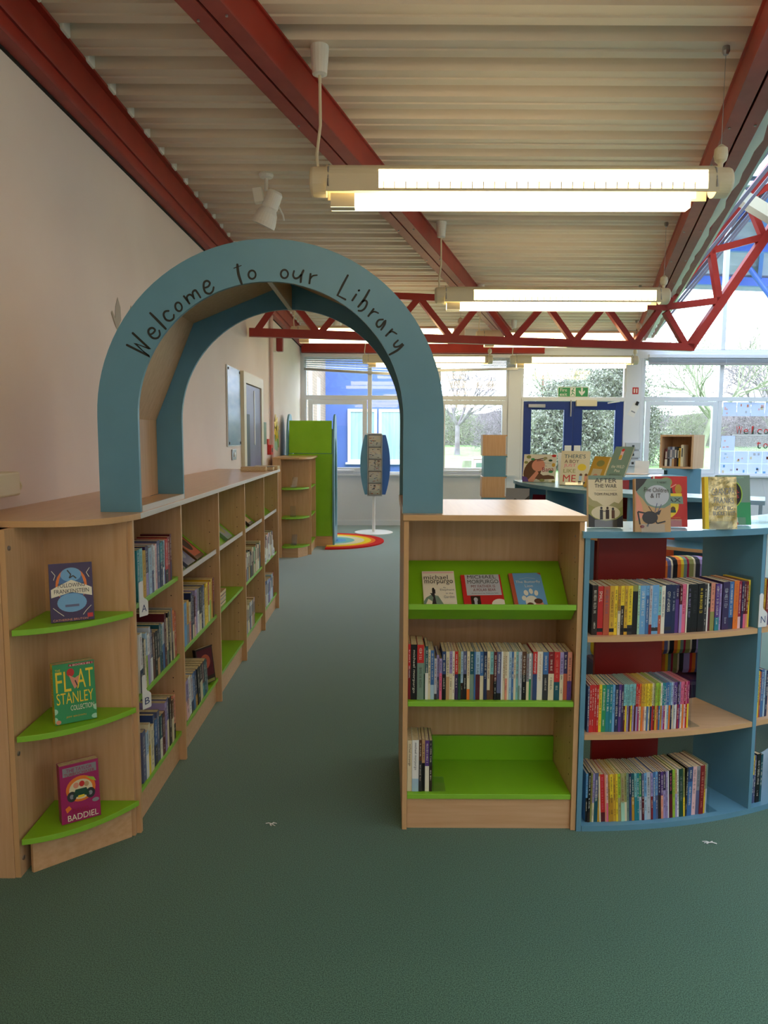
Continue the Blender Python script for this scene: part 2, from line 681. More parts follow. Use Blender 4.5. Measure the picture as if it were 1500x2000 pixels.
# ---------------- far window wall
b = MB()
b.box(wx(YF) - .05, 2.06, YF, YF + 0.15, 0, 0.84, WALLW)
b.box(4.26, 9.2, YF, YF + 0.15, 0, 0.84, WALLW)
b.box(2.0605, 2.2795, YF - .004, YF + 0.15, 0, 2.7995, PVC)
b.box(4.0205, 4.2595, YF - .004, YF + 0.15, 0, 2.7995, PVC)
b.box(4.26, 4.30, YF - .004, YF + 0.15, 0.841, 2.7995, PVC)
b.box(wx(YF) - .05, wx(YF) + 0.06, YF, YF + .15, .8405, 2.7995, WALLW)
b.box(wx(YF) - .05, 9.2, YF - .006, YF + 0.15, 2.80, 2.92, PVC)
b.box(wx(YF) - .05, 4.1, YF, YF + 0.15, 2.9205, 3.45, WALLW)
b.box(-1.7, 9.2, YF, YF + .15, 6.2, 6.4, WALLW)
struct(b.build('wall_far', bevel=0.003), 'white post and panel far window wall')
b = MB()
b.box(wx(YF) + .0, 2.06, YF - 0.02, YF, 0.0, 0.09, PVC)
struct(b.build('baseboard_far'))
b = MB()
b.box(wx(YF) + .0, 2.2, YF - 0.06, YF + .02, 0.84, 0.868, PVC)
struct(b.build('trim_1'), 'white window ledge')
b = MB()
b.box(4.26, 9.2, YF - 0.08, YF + .02, 0.84, 0.868, PVC)
struct(b.build('trim_2'), 'white window ledge right of the doors')


def window(nm, x0, x1, z0, z1, mull, trans, casements=()):
    w = sempty(nm)
    f = MB()
    t = 0.035
    y0_, y1_ = YF + 0.02, YF + 0.09
    f.box(x0, x0 + t, y0_, y1_, z0, z1, PVC)
    f.box(x1 - t, x1, y0_, y1_, z0, z1, PVC)
    f.box(x0 + t, x1 - t, y0_ + .001, y1_ - .001, z0, z0 + t, PVC)
    f.box(x0 + t, x1 - t, y0_ + .001, y1_ - .001, z1 - t, z1, PVC)
    for x in mull:
        f.box(x - 0.035, x + 0.035, y0_ - .01, y1_ + .002, z0 + t, z1 - t, PVC)
    for z in trans:
        f.box(x0 + t, x1 - t, y0_ - .013, y1_ + .004, z - 0.035, z + 0.035, PVC)
    f.build('window_frame', w, bevel=0.003)
    p = MB()
    p.box(x0, x1, YF + 0.05, YF + 0.056, z0, z1, GLASS)
    p.build('pane', w)
    for (a, c, d, e) in casements:
        f = MB()
        t = 0.075
        f.box(a, a + t, y0_ - .02, y1_ - .02, d, e, PVC)
        f.box(c - t, c, y0_ - .02, y1_ - .02, d, e, PVC)
        f.box(a + t, c - t, y0_ - .02, y1_ - .02, d, d + t, PVC)
        f.box(a + t, c - t, y0_ - .02, y1_ - .02, e - t, e, PVC)
        f.build('casement', w, bevel=0.003)
    return w


w2 = window('window_2', wx(YF) + 0.06, 2.06, 0.868, 2.80, (-0.245, 0.9), (2.14,), ((-1.27, -0.29, 0.90, 2.10), (0.94, 2.04, 0.90, 2.10)))
for xx in (-0.85, 1.3):
    b = MB()
    b.tube([(xx - .3, YF - 0.045, 0.93), (xx + 0.35, YF - 0.045, 0.925)], 0.012, 8, PVC)
    b.box(xx - .01, xx + .02, YF - 0.05, YF + .02, 0.91, 0.945, PVC)
    b.box(xx + .3, xx + .34, YF - 0.05, YF + .02, 0.89, 0.95, PVC)
    b.build('stay_bar', w2)
window('window_3', 2.28, 4.02, 2.13, 2.80, (), ())
window('window_4', 4.30, 9.15, 0.868, 2.80, (5.60, 7.0, 8.2), (2.14,), ((4.36, 5.55, 0.90, 2.10),))
window('window_5', 4.10, 9.15, 2.92, 6.2, (5.60, 7.4), (5.6,))

dd = sempty('door_1')
b = MB()
b.box(2.28, 2.315, YF - .01, YF + .1, 0, 2.13, PVC)
b.box(3.985, 4.02, YF - .01, YF + .1, 0, 2.13, PVC)
b.box(2.28, 4.02, YF - .02, YF + .1, 2.095, 2.15, PVC)
b.build('door_frame', dd)
for (x0, x1, hs) in ((2.32, 3.148, 1), (3.152, 3.98, -1)):
    f = MB()
    t = 0.13
    ti = 0.15
    a, c = (t, ti) if hs == 1 else (ti, t)
    f.box(x0, x0 + a, YF, YF + .05, 0.01, 2.09, BLUEDOOR)
    f.box(x1 - c, x1, YF, YF + .05, 0.01, 2.09, BLUEDOOR)
    f.box(x0 + a, x1 - c, YF, YF + .05, 0.01, 0.28, BLUEDOOR)
    f.box(x0 + a, x1 - c, YF, YF + .05, 1.95, 2.09, BLUEDOOR)
    lf = f.build('door_leaf', dd, bevel=0.004)
    p = MB()
    p.box(x0 + a, x1 - c, YF + .022, YF + .028, .28, 1.95, GLASS)
    p.build('pane', lf)
    p = MB()
    px = x1 - c + .02 if hs == 1 else x0 + .02
    p.box(px, px + .11, YF - .03, YF, 1.12, 1.36, WHITEP)
    p.build('push_plate', lf, bevel=0.004)
b = MB()
b.box(2.39, 2.67, YF - .06, YF - .002, 1.985, 2.04, METAL)
b.build('door_closer', dd, bevel=0.004)
b = MB()
b.box(3.18, 3.52, YF - .08, YF - .002, 2.01, 2.11, CREAMP)
b.build('door_closer', dd, bevel=0.004)
b = MB()
b.tube([(3.10, YF - .03, 1.84), (3.10, YF - .03, 2.11)], 0.012, 8, METAL)
b.tube([(3.7, YF - .06, 2.06), (3.9, YF - .06, 2.09)], 0.01, 8, WHITEP)
b.build('bolt_rod', dd)

# ============================================================ LUMINAIRES
def light(xl, xr, y, tag_label, n_mount=True, zc=2.66):
    L = xr - xl
    cx = (xl + xr) / 2
    t = thing('pendant_light', tag_label, 'light', (cx, y, zc), math.radians(-0.4), 'fluorescent pendant lights')
    h = L / 2
    b = MB()
    # shell: half round housing seen from below, open towards the sides where the louvre glows
    def sect(x0, x1, mat, r=0.072, a0=-5, a1=185, th=0.004, zc_=0.0, n=10):
        for i in range(n):
            p, q = math.radians(a0 + (a1 - a0) * i / n), math.radians(a0 + (a1 - a0) * (i + 1) / n)
            pts = []
            for rr, an in ((r, p), (r, q), (r - th, q), (r - th, p)):
                pts.append((rr * math.cos(an), zc_ + rr * math.sin(an)))
            b.prism(pts, x0, x1, 'X', mat)
    sect(-h, h, CREAMP, a0=56, a1=124)
    sect(-h, -h + 0.24, CREAMP, a0=-5, a1=185)
    sect(h - 0.05, h, CREAMP, a0=-5, a1=185)
    for sy in (-1, 1):
        b.box(-h, h, sy * 0.070 - 0.004, sy * 0.070 + 0.004, -0.060, -0.048, CREAMP)
        b.box(-h, -h + .24, sy * 0.070 - 0.003, sy * 0.070 + 0.003, -0.050, -0.0, CREAMP)
        b.box(h - .05, h, sy * 0.070 - 0.003, sy * 0.070 + 0.003, -0.050, -0.0, CREAMP)
    sect(-h, h, CREAMP, a0=28, a1=57)
    sect(-h, h, CREAMP, a0=123, a1=152)

    b.build('housing', t)
    b = MB()
    for sy in (-1, 1):
        b.box(-h + 0.24, h - 0.05, sy * 0.064 - 0.002, sy * 0.064 + 0.002, -0.048, 0.036, DIFF)
    b.build('louvre_glow', t)
    b = MB()
    k = 0
    x = -h + 0.26
    while x < h - .06:
        for sy in (-1, 1):
            b.box(x, x + .004, sy * 0.068 - .002, sy * 0.068 + .002, -0.048, -0.018, CREAMP)
        x += 0.05
    b.build('louvre_fins', t)
    b = MB()
    for sy in (-1, 1):
        b.box(-h + 0.02, h - 0.11, sy * .03 - .002, sy * .03 + .002, -.118, -.058, DIFF)
        b.box(-h + 0.02, -h + 0.13, sy * .034 - .002, sy * .034 + .002, -.118, -.058, CREAMP)
    b.box(-h + .02, -h + .13, -.03, .03, -.118, -.114, CREAMP)
    b.box(-h + .13, h - .11, -.03, .03, -.118, -.114, DIFF)
    b.build('diffuser', t)
    b = MB()
    b.tube([(-h + .3, 0, 0.02), (h - .12, 0, 0.02)], 0.014, 8, TUBE)
    b.build('fluorescent_tube', t)
    for sx in (-1, 1):
        b = MB()
        x0 = sx * h
        b.lathe([(0.066, 0), (0.066, 0.06), (0.062, 0.07), (0.05, 0.076)], 0, 0, 32, CREAMP, Matrix.Translation((x0, 0, -0.0)) @ Matrix.Rotation(math.radians(90 * sx), 4, 'Y'))
        b.tube([(x0 - .012 * sx, -.078, -.04), (x0 - .012 * sx, -.06, .045), (x0 - .012 * sx, 0, .078), (x0 - .012 * sx, .06, .045), (x0 - .012 * sx, .078, -.04)], .004, 6, METAL)
        b.build('end_cap', t)
    top = 3.25 - zc
    b = MB()
    b.tube([(-h - .03, 0, top - .1), (-h - .028, 0, .25), (-h - .045, 0, .12), (-h - .04, 0, .06)], .007, 8, CREAMP)
    b.build('power_cable', t)
    b = MB()
    b.lathe([(0.042, top), (0.042, top - .015), (0.034, top - .12), (0.02, top - .125)], -h - .03, 0, 16, WHITEP)
    b.build('ceiling_rose', t)
    b = MB()
    b.tube([(h + .03, 0, top), (h + .03, 0, .12)], .0016, 5, METAL)
    b.build('suspension_wire', t)
    b = MB()
    b.lathe([(.01, .06), (.012, .085), (.026, .098), (.031, .12), (.028, .15), (.008, .168)], h + .03, 0, 20, CREAMP)
    b.build('wire_fitting', t)
    b = MB()
    b.lathe([(.016, top), (.018, top - .02), (.01, top - .035)], h + .03, 0, 10, METAL)
    b.build('ceiling_hook', t)
    return t


light(-0.27, 1.50, 3.52, 'large cream fluorescent pendant nearest the front, glowing, over the beech bookcase')
light(0.49, 2.27, 6.25, 'cream fluorescent pendant, second one back, just before the red truss')
light(1.14, 2.92, 8.75, 'cream fluorescent pendant seen behind the red truss, right of the diagonal beam')
light(1.98, 3.76, 11.35, 'cream fluorescent pendant in front of the fire doors')
light(-0.98, 0.82, 8.45, 'cream fluorescent pendant behind the truss, left of the diagonal beam')
light(-0.26, 1.56, 11.35, 'cream fluorescent pendant by the far window, partly behind the arch')
light(-1.0, 0.78, 0.8, 'cream fluorescent pendant overhead, in front of the arch')
light(2.6, 4.38, 0.8, 'unseen cream fluorescent pendant added as fill light outside the frame on the right')  # unseen pendant right of the deck, added as fill light
light(-1.2, 0.58, -1.9, 'cream fluorescent pendant behind the viewer')
light(1.6, 3.38, -1.9, 'unseen cream fluorescent pendant added as fill light behind the viewer, to the right')  # second unseen pendant of the added right-hand fill column

# spotlights
def spot(x, y, label, s=1.0, dirx=0.25):
    t = thing('spotlight', label, 'spotlight', (x, y, 3.25))
    b = MB()
    b.lathe([(.045, 0), (.05, -.012), (.042, -.028), (.02, -.034)], 0, 0, 18, WHITEP)
    b.tube([(0, 0, -.03), (0, 0, -.11)], .013, 10, WHITEP)
    b.build('mount', t, smooth=False)
    b = MB()
    b.box(-.11, -.045, -.03, .03, -.18, -.085, WHITEP, Matrix.Rotation(math.radians(-10), 4, 'Y'))
    b.build('transformer_box', t, bevel=.005)
    T = Matrix.Translation((0.06, -0.02, -.14)) @ Matrix.Rotation(math.radians(24), 4, 'Y') @ Matrix.Rotation(math.radians(8), 4, 'X')
    b = MB()
    b.lathe([(.04, .02), (.052, .005), (.055, -.09), (.05, -.1), (.068, -.13), (.08, -.19), (.08, -.215), (.07, -.217), (.066, -.19)], 0, 0, 24, WHITEP, T)
    b.lathe([(.066, -.2), (.064, -.199)], 0, 0, 20, BLACKP, T)
    b.build('lamp_head', t)
    b = MB()
    b.tube([T @ Vector((.05, 0, -.06)), T @ Vector((.1, 0, -.1)), T @ Vector((.12, 0, -.13))], .006, 6, WHITEP)
    b.build('adjusting_handle', t)


spot(-0.80, 5.15, 'white ceiling spotlight aimed down, left of the nearest pendant light')
spot(-0.70, 10.6, 'small white ceiling spotlight far back behind the truss')

# ============================================================ ARCH
AX, AZ, AY = -0.419, 1.566, 2.735
RO, RI = 0.638, 0.489
ZT = 1.212
arch = thing('archway', 'blue welcome archway with dark handwritten lettering spanning the aisle', 'arch', (AX, AY, ZT))


def arch_outline(ro, ri, zb):
    n = 48
    o = [(ro * math.cos(math.pi * i / n), AZ - ZT + ro * math.sin(math.pi * i / n)) for i in range(n + 1)]
    i_ = [(ri * math.cos(math.pi * (n - i) / n), AZ - ZT + ri * math.sin(math.pi * (n - i) / n)) for i in range(n + 1)]
    return [(ro, zb)] + o + [(-ro, zb)], [(-ri, zb)] + i_ + [(ri, zb)]


def arch_plate(y0, y1):
    b = MB()
    o, i_ = arch_outline(RO, RI, 0.0)
    i_ = i_[::-1]          # same direction as o
    n = len(o)
    for k in range(n - 1):
        a, c = o[k], o[k + 1]
        d, e = i_[k], i_[k + 1]
        b.face([(a[0], y0, a[1]), (d[0], y0, d[1]), (e[0], y0, e[1]), (c[0], y0, c[1])][::-1], BLUE)
        b.face([(a[0], y1, a[1]), (c[0], y1, c[1]), (e[0], y1, e[1]), (d[0], y1, d[1])][::-1], BLUE)
        b.face([(a[0], y0, a[1]), (c[0], y0, c[1]), (c[0], y1, c[1]), (a[0], y1, a[1])][::-1], BLUE)
        b.face([(d[0], y0, d[1]), (d[0], y1, d[1]), (e[0], y1, e[1]), (e[0], y0, e[1])][::-1], BLUE)
    for (p, q) in ((o[0], i_[0]), (i_[-1], o[-1])):
        b.face([(p[0], y0, p[1]), (q[0], y0, q[1]), (q[0], y1, q[1]), (p[0], y1, p[1])], BLUE)
    return b


AD = 0.61
arch_plate(0, 0.018).build('front_panel', arch)
arch_plate(AD - 0.018, AD).build('rear_panel', arch)
PR = 0.603
cz = AZ - ZT
angs = [0, 45, 90, 135, 180]
nodes = [(PR, 0.025)] + [(PR * math.cos(math.radians(a)), cz + PR * math.sin(math.radians(a))) for a in angs] + [(-PR, 0.025)]
for p, q in zip(nodes[:-1], nodes[1:]):
    b = MB()
    b.beam((p[0], AD / 2, p[1]), (q[0], AD / 2, q[1]), AD - .036, 0.016, WOOD, up=(0, 1, 0)) if False else None
    d = Vector((q[0] - p[0], q[1] - p[1]))
    nn = Vector((d.y, -d.x)).normalized() * 0.016
    b.prism([p, q, (q[0] + nn.x, q[1] + nn.y), (p[0] + nn.x, p[1] + nn.y)], 0.0185, AD - 0.0185, 'Y', WOOD)
    b.build('lining_panel', arch)
b = MB()
b.box(-.009, .009, .0185, AD - .0185, cz + .493, cz + .585, WOOD)
b.box(-.009, .009, .0185, AD - .0185, cz + .488, cz + .493, GREY_EDGE)
b.build('crown_batten', arch)
for sx in (-1, 1):
    b = MB()
    xa, xb = sorted((sx * 0.489, sx * 0.60))
    b.box(xa, xb, .0185, AD - .0185, 0.0, 0.024, WOODY)
    xe = sx * 0.489
    b.box(min(xe, xe - sx * .003), max(xe, xe - sx * .003), .0185, AD - .0185, 0.0, 0.025, GREY_EDGE)
    b.build('base_board', arch)

# handwritten lettering, brush strokes in the plane of the arch front (crop px -> metres)
F_ = 1440.0
_p = math.radians(5.868)
_r = math.radians(0.25)
SX = AY / F_


def inkpt(ox, oy, u, v):
    U, V = ox + u / 4.412, oy + v / 4.412
    rx, ry = (U - 750) / F_, (V - 1000) / F_
    rt = Vector((math.cos(_r), math.sin(_r) * math.sin(_p), math.sin(_r) * math.cos(_p)))
    up = Vector((-math.sin(_r), math.cos(_r) * math.sin(_p), math.cos(_r) * math.cos(_p)))
    d = Vector((0, math.cos(_p), -math.sin(_p))) + rt * rx - up * ry
    k = AY / d.y
    return (d.x * k - AX, 1.5 + d.z * k - ZT)


def smooth_line(p, closed=False, sub=5):
    n = len(p)
    if n < 3:
        return p
    out = []
    rng = range(n) if closed else range(n - 1)
    for i in rng:
        p0 = p[(i - 1) % n] if (closed or i > 0) else p[0]
        p1 = p[i]
        p2 = p[(i + 1) % n]
        p3 = p[(i + 2) % n] if (closed or i + 2 < n) else p[n - 1]
        for s_ in range(sub):
            t = s_ / sub
            out.append(tuple(0.5 * ((2 * p1[k]) + (-p0[k] + p2[k]) * t + (2 * p0[k] - 5 * p1[k] + 4 * p2[k] - p3[k]) * t * t + (-p0[k] + 3 * p1[k] - 3 * p2[k] + p3[k]) * t ** 3) for k in (0, 1)))
    out.append(p[0] if closed else p[-1])
    return out


def stroke(b, pts, w, yy):
    """flat ribbon with round ends"""
    hw = w / 2
    n = len(pts)
    L = []
    R = []
    for i, p in enumerate(pts):
        a = pts[max(i - 1, 0)]
        c = pts[min(i + 1, n - 1)]
        d = Vector((c[0] - a[0], c[1] - a[1]))
        if d.length < 1e-9:
            d = Vector((1, 0))
        d.normalize()
        k = hw * (0.82 + 0.18 * math.sin(math.pi * i / max(n - 1, 1)))
        L.append((p[0] - d.y * k, yy, p[1] + d.x * k))
        R.append((p[0] + d.y * k, yy, p[1] - d.x * k))
    for i in range(n - 1):
        b.face([L[i], L[i + 1], R[i + 1], R[i]], INK)
    for p in (pts[0], pts[-1]):
        c = ring_pts(p[0], p[1], hw * .85, hw * .85, 10)
        b.face([(x, yy - .00005, z) for x, z in c], INK)


LL = (220, 470)
RR = (520, 470)
letters = {
    'letter_W': (LL, [([(125, 900), (320, 998), (192, 884), (322, 935), (175, 798)], 24, 0)]),
    'letter_e': (LL, [([(318, 812), (348, 798), (366, 770), (340, 752), (312, 768), (312, 800), (345, 838), (385, 840), (408, 812), (402, 775)], 18, 1)]),
    'letter_l': (LL, [([(325, 625), (390, 690), (458, 760)], 22, 1)]),
    'letter_c': (LL, [([(483, 606), (452, 612), (440, 640), (460, 680), (495, 690), (525, 670), (528, 640)], 18, 1)]),
    'letter_o': (LL, [(ring_pts(569, 571, 28, 38, 12, -.3), 17, 2)]),
    'letter_m': (LL, [([(615, 480), (662, 542)], 20, 0), ([(655, 530), (640, 488), (662, 466), (685, 475), (704, 500)], 17, 1), ([(700, 495), (690, 448), (712, 428), (732, 450), (757, 490)], 18, 1)]),
    'letter_e.': (LL, [([(790, 408), (825, 395), (838, 365), (815, 347), (790, 360), (785, 400), (800, 445), (835, 458), (862, 437), (871, 402)], 18, 1)]),
    'letter_t': (LL, [([(1075, 208), (1085, 290), (1112, 372)], 23, 1), ([(1045, 238), (1108, 215)], 9, 0)]),
    'letter_o.': (LL, [(ring_pts(1202, 294, 31, 36, 12), 17, 2)]),
    'letter_o..': (RR, [(ring_pts(157, 288, 31, 36, 12), 17, 2)]),
    'letter_u': (RR, [([(240, 262), (232, 300), (248, 325), (278, 318), (308, 285)], 17, 1), ([(321, 258), (303, 300), (297, 358)], 20, 1)]),
    'letter_r': (RR, [([(382, 288), (372, 368)], 20, 0), ([(376, 335), (400, 305), (438, 298)], 13, 1)]),
    'letter_L': (RR, [([(703, 300), (660, 380), (614, 472), (682, 508)], 20, 0)]),
    'letter_i': (RR, [([(775, 465), (742, 515)], 20, 0), ([(797, 431), (801, 429)], 20, 0)]),
    'letter_b': (RR, [([(888, 428), (842, 508), (793, 570)], 20, 1), ([(818, 535), (850, 515), (869, 535), (852, 580), (822, 604), (795, 604)], 17, 1)]),
    'letter_r.': (RR, [([(925, 590), (880, 650)], 20, 0), ([(900, 628), (930, 612), (966, 625)], 14, 1)]),
    'letter_a': (RR, [([(1006, 680), (968, 686), (950, 718), (962, 744), (988, 736), (1018, 695)], 17, 1), ([(1028, 690), (1020, 722), (990, 768)], 18, 1)]),
    'letter_r..': (RR, [([(1085, 765), (1032, 820)], 20, 0), ([(1055, 795), (1085, 783), (1124, 804)], 14, 1)]),
    'letter_y': (RR, [([(1135, 860), (1102, 893), (1107, 915), (1140, 912), (1172, 890)], 17, 1), ([(1180, 900), (1130, 945), (1062, 983)], 20, 1)]),
}
for nm, (og, sts) in letters.items():
    b = MB()
    for pts, w, mode in sts:
        q = [inkpt(og[0], og[1], u, v) for u, v in pts]
        if mode:
            q = smooth_line(q, mode == 2)
        stroke(b, q, w / 4.412 * SX, -0.0012)
    b.build(nm.rstrip('.').lower() if nm.rstrip('.') not in ('letter_W', 'letter_L') else nm.rstrip('.').lower(), arch)


# ============================================================ LEFT SHELVING RUN
FX = -0.915     # front edges of the uprights
YS = [2.655, 3.292, 4.045, 4.812, 5.584, 6.334]
ZW = 1.192


def holes(b, x, ys, nrm=1):
    for z in range(12):
        b.lathe([(.003, 0), (.003, .0006)], 0, 0, 6, SLOT, Matrix.Translation((x, ys, .2 + z * .085)) @ Matrix.Rotation(math.radians(90), 4, 'X'))


bay_names = ['nearest bay of the left shelving, flat top shelf full of books beside the curved end',
             'second bay of the left shelving, yellow books on its middle shelf',
             'third bay of the left shelving, empty bottom shelf',
             'fourth bay of the left shelving, books on two shelves below a bare sloping shelf',
             'fifth and farthest bay of the left shelving, letter tags on its middle shelf']
for i in range(5):
    y0, y1 = YS[i], YS[i + 1]
    t = thing('bookcase', bay_names[i], 'bookcase', (FX, y0, 0), 0, 'bays of the left shelving run')
    w = y1 - y0
    D = 0.32
    b = MB()
    b.box(-D, 0, 0, .018, 0, ZW, WOOD)
    b.box(0, .0012, .0, .018, 0, ZW, WEDGE)
    b.build('side_panel', t)
    if i == 4:
        b = MB()
        b.box(-D, 0, w, w + .018, 0, ZW, WOOD)
        b.build('side_panel', t)
    b = MB()
    b.box(-D - .006, -D, 0, w, 0, ZW, WOOD)
    b.build('back_panel', t)
    b = MB()
    b.box(-.045, -.03, .019, w - .001, 0, .118, WOODX)
    b.build('plinth', t)
    for z in ((0.14, .505, .865) if i == 0 else (0.14, .505)):
        b = MB()
        b.box(-D + .001, -.018, .019, w - .001, z - .018, z, GREEN)
        b.box(-.018, -.0165, .019, w - .001, z - .018, z, GREEN_EDGE)
        b.build('shelf', t, bevel=.0015)
    if i > 0:
        b = MB()
        th = .016
        b.prism([(-.018, .872), (-.018, .852), (-.028, .842), (-.062, .822), (-D + .004, 1.035), (-D + .004, 1.055), (-.062, .843), (-.03, .866)], .02, w - .002, 'Y', GREEN)
        b.box(-.019, -.014, .02, w - .002, .850, .874, GREY_EDGE)  # pale strip paints the sky highlight onto the shelf lip
        b.build('sloping_display_shelf', t)
    if i > 0 or True:
        b = MB()
        for z in range(14):
            for xx in (-.05, -D + .05):
                b.tube([(xx, w - .0006, .2 + z * .064), (xx, w + .001, .2 + z * .064)], .0028, 6, SLOT)
        b.build('peg_holes', t)

# worktops
b = MB()


def bez(p0, p1, p2, n=12):
    return [((1 - t) ** 2 * p0[0] + 2 * t * (1 - t) * p1[0] + t * t * p2[0], (1 - t) ** 2 * p0[1] + 2 * t * (1 - t) * p1[1] + t * t * p2[1]) for t in [i / n for i in range(n + 1)]]


poly = [(wx(2.5) + .002, 2.43), (-1.25, 2.43)] + bez((-1.13, 2.435), (-.93, 2.46), (-.897, 2.70))[0:] + [(-.897, 5.90), (wx(5.9) + .003, 5.90)]
b.prism(poly, ZW + .0006, ZW + .0225, 'Z', WOODY, side=WEDGE)
b.prism([(-.8975, 2.70), (-.8955, 2.70), (-.8955, 5.90), (-.8975, 5.90)], ZW + .001, ZW + .022, 'Z', GREY_EDGE)
tag(b.build('worktop', bevel=.002), 'long beech worktop with a rounded near end over the left shelving', 'worktop')
b = MB()
b.prism([(wx(6) + .003, 5.904), (-.897, 5.904), (-.897, 6.365), (wx(6.3) + .003, 6.365)], ZW + .0006, ZW + .0225, 'Z', WOODY, side=GREY_EDGE)
tag(b.build('worktop', bevel=.002), 'short beech worktop section with flat books, at the far end of the shelving', 'worktop')

# curved end unit
eu = thing('curved_end_unit', 'beech curved end unit with three lime shelves at the near end', 'bookcase', (-1.23, 2.64, 0), 0)
b = MB()
b.box(-.018, .0, -.27, 0, 0, ZW, WOOD)
b.box(-.018, 0, -.2715, -.27, 0, ZW, WEDGE)
b.build('side_panel', eu)
b = MB()
b.box(0, .30, -.004, .012, 0, ZW, WOOD)
b.build('back_panel', eu)
b = MB()
b.box(-.215, -.019, -.275, -.257, 0, ZW, WOOD)
b.build('filler_panel', eu)
for z in (.14, .5, .862):
    b = MB()
    poly = [(0.001, -.005)] + bez((.012, -.28), (.20, -.235), (.318, -.005))
    poly2 = [(p[0], p[1]) for p in poly]
    b.prism(poly2, z - .02, z, 'Z', GREEN, side=GREEN_EDGE)
    b.build('shelf', eu, bevel=.0015)
b = MB()
b.prism([(.02, -.236), (.03, -.242), (.29, -.012), (.28, -.008)], .0, .119, 'Z', WOODX)
b.build('plinth', eu)
b = MB()
for z in (1.13, .43, .06):
    b.lathe([(.008, 0), (.008, .004), (.004, .005)], 0, 0, 10, METAL, Matrix.Translation((.0, -.25, z)) @ Matrix.Rotation(math.radians(90), 4, 'Y'))
b.build('cam_bolts', eu)
b = MB()
b.box(-1.45, -1.2505, 2.385, 2.64, 0, ZW, WOOD) if False else None

# ============================================================ RIGHT BEECH BOOKCASE
RX0, RX1, RY = 0.074, 0.738, 2.69
rb = thing('bookcase', 'freestanding double sided beech bookcase with lime shelves under the right arch leg', 'bookcase', ((RX0 + RX1) / 2, RY, 0))
hw = (RX1 - RX0) / 2
for sx in (-1, 1):
    b = MB()
    x0, x1 = sorted((sx * hw, sx * (hw - .018)))
    b.box(x0, x1, 0.0, .66, 0, ZW, WOOD)
    b.box(x0, x1, -.0015, 0, 0, ZW, WEDGE)
    b.build('side_panel', rb)
b = MB()
b.box(-hw + .018, hw - .018, .322, .338, 0, ZW, WOOD)
b.build('back_panel', rb)
b = MB()
b.prism([(-hw - .004, -.012), (hw + .006, -.012), (hw + .006, .67), (-hw - .004, .67)], ZW + .0005, ZW + .0225, 'Z', WOODY, side=WEDGE)
b.build('top_panel', rb, bevel=.002)
for z in (.14, .505):
    b = MB()
    b.box(-hw + .019, hw - .019, .004, .32, z - .02, z, GREEN, front=GREEN_EDGE)
    b.box(-hw + .019, hw - .019, .304, .32, z, z + .105, GREEN) if z < .2 else None
    b.build('shelf', rb, bevel=.0015)
b = MB()
b.box(-hw + .019, hw - .019, .345, .65, .12, .14, GREEN)
b.box(-hw + .019, hw - .019, .345, .65, .485, .505, GREEN)
b.box(-hw + .019, hw - .019, .345, .65, .845, .865, GREEN)
b.build('rear_shelves', rb)
b = MB()
b.prism([(.0, .879), (.0, .86), (.012, .857), (.07, .806), (.083, .806), (.318, .990), (.302, .993), (.085, .826), (.014, .874)], -hw + .02, hw - .022, 'X', GREEN)
b.box(-hw + .02, hw - .022, -.003, .003, .860, .880, GREEN_EDGE)
b.build('sloping_display_shelf', rb)
b = MB()
b.box(-hw + .019, hw - .019, .012, .028, 0, .118, WOODX)
b.build('plinth', rb)
b = MB()
for z in range(14):
    for yy in (.05, .26):
        b.tube([(hw - .0186, yy, .2 + z * .064), (hw - .0172, yy, .2 + z * .064)], .0028, 6, SLOT)
for (xx, zz) in ((hw - .019, 1.13), (hw - .019, 1.05)):
    b.tube([(xx - .002, .05, zz), (xx, .05, zz)], .004, 8, METAL)
b.build('peg_holes', rb)


# ============================================================ CURVED BLUE DISPLAY UNITS
def ring_unit(cx, cy, ro, ri, a0, nb, da, label, red=True, lv=(.022, .382, .76), shelfmat=WOODX, backs='red'):
    mid = math.radians(a0)
    base = (cx + ro * math.cos(mid), cy + ro * math.sin(mid), 0)
    t = thing('curved_display_unit', label, 'bookcase', base)
    ox, oy = cx - base[0], cy - base[1]
    H = 1.132
    b = MB()
    b.arc(ox, oy, ri - .01, ro + .012, a0 - .35, a0 + nb * da + .35, H + .0005, H + .025, BLUETOP, 12 * nb, edge=BLUE)
    b.build('worktop', t)
    for i in range(nb + 1):
        a = a0 + i * da
        s = .55 if i == 0 else (-.55 if i == nb else 0)
        b = MB()
        for off in ((-.27, .27),):
            b.arc(ox, oy, ri, ro, a + off[0] + s * .49, a + off[1] + s * .49, 0.0, H, BLUE, 1)
        b.build('upright', t)
    b = MB()
    b.arc(ox, oy, ri, ro, a0 + .6, a0 + nb * da - .6, 0.0, .022, BLUE, 12 * nb)
    b.build('base_board', t)
    for i in range(nb):
        for z in lv[1:]:
            b = MB()
            b.arc(ox, oy, ri + .002, ro - .002, a0 + i * da + .3 + (.3 if i == 0 else 0), a0 + (i + 1) * da - .3, z - .02, z, shelfmat, 10, edge=WEDGE)
            b.build('shelf', t)
        if backs:
            A = [a0 + i * da + da * .22, a0 + i * da + da * .70]
            P = [(ox + (ri - .012) * math.cos(math.radians(q)), oy + (ri - .012) * math.sin(math.radians(q))) for q in A]
            b = MB()
            b.beam((P[0][0], P[0][1], H / 2), (P[1][0], P[1][1], H / 2), .016, H - .002, REDP if backs == 'red' or (backs == 'mix' and i % 2) else BLUE)
            b.build('back_panel', t)
    return t


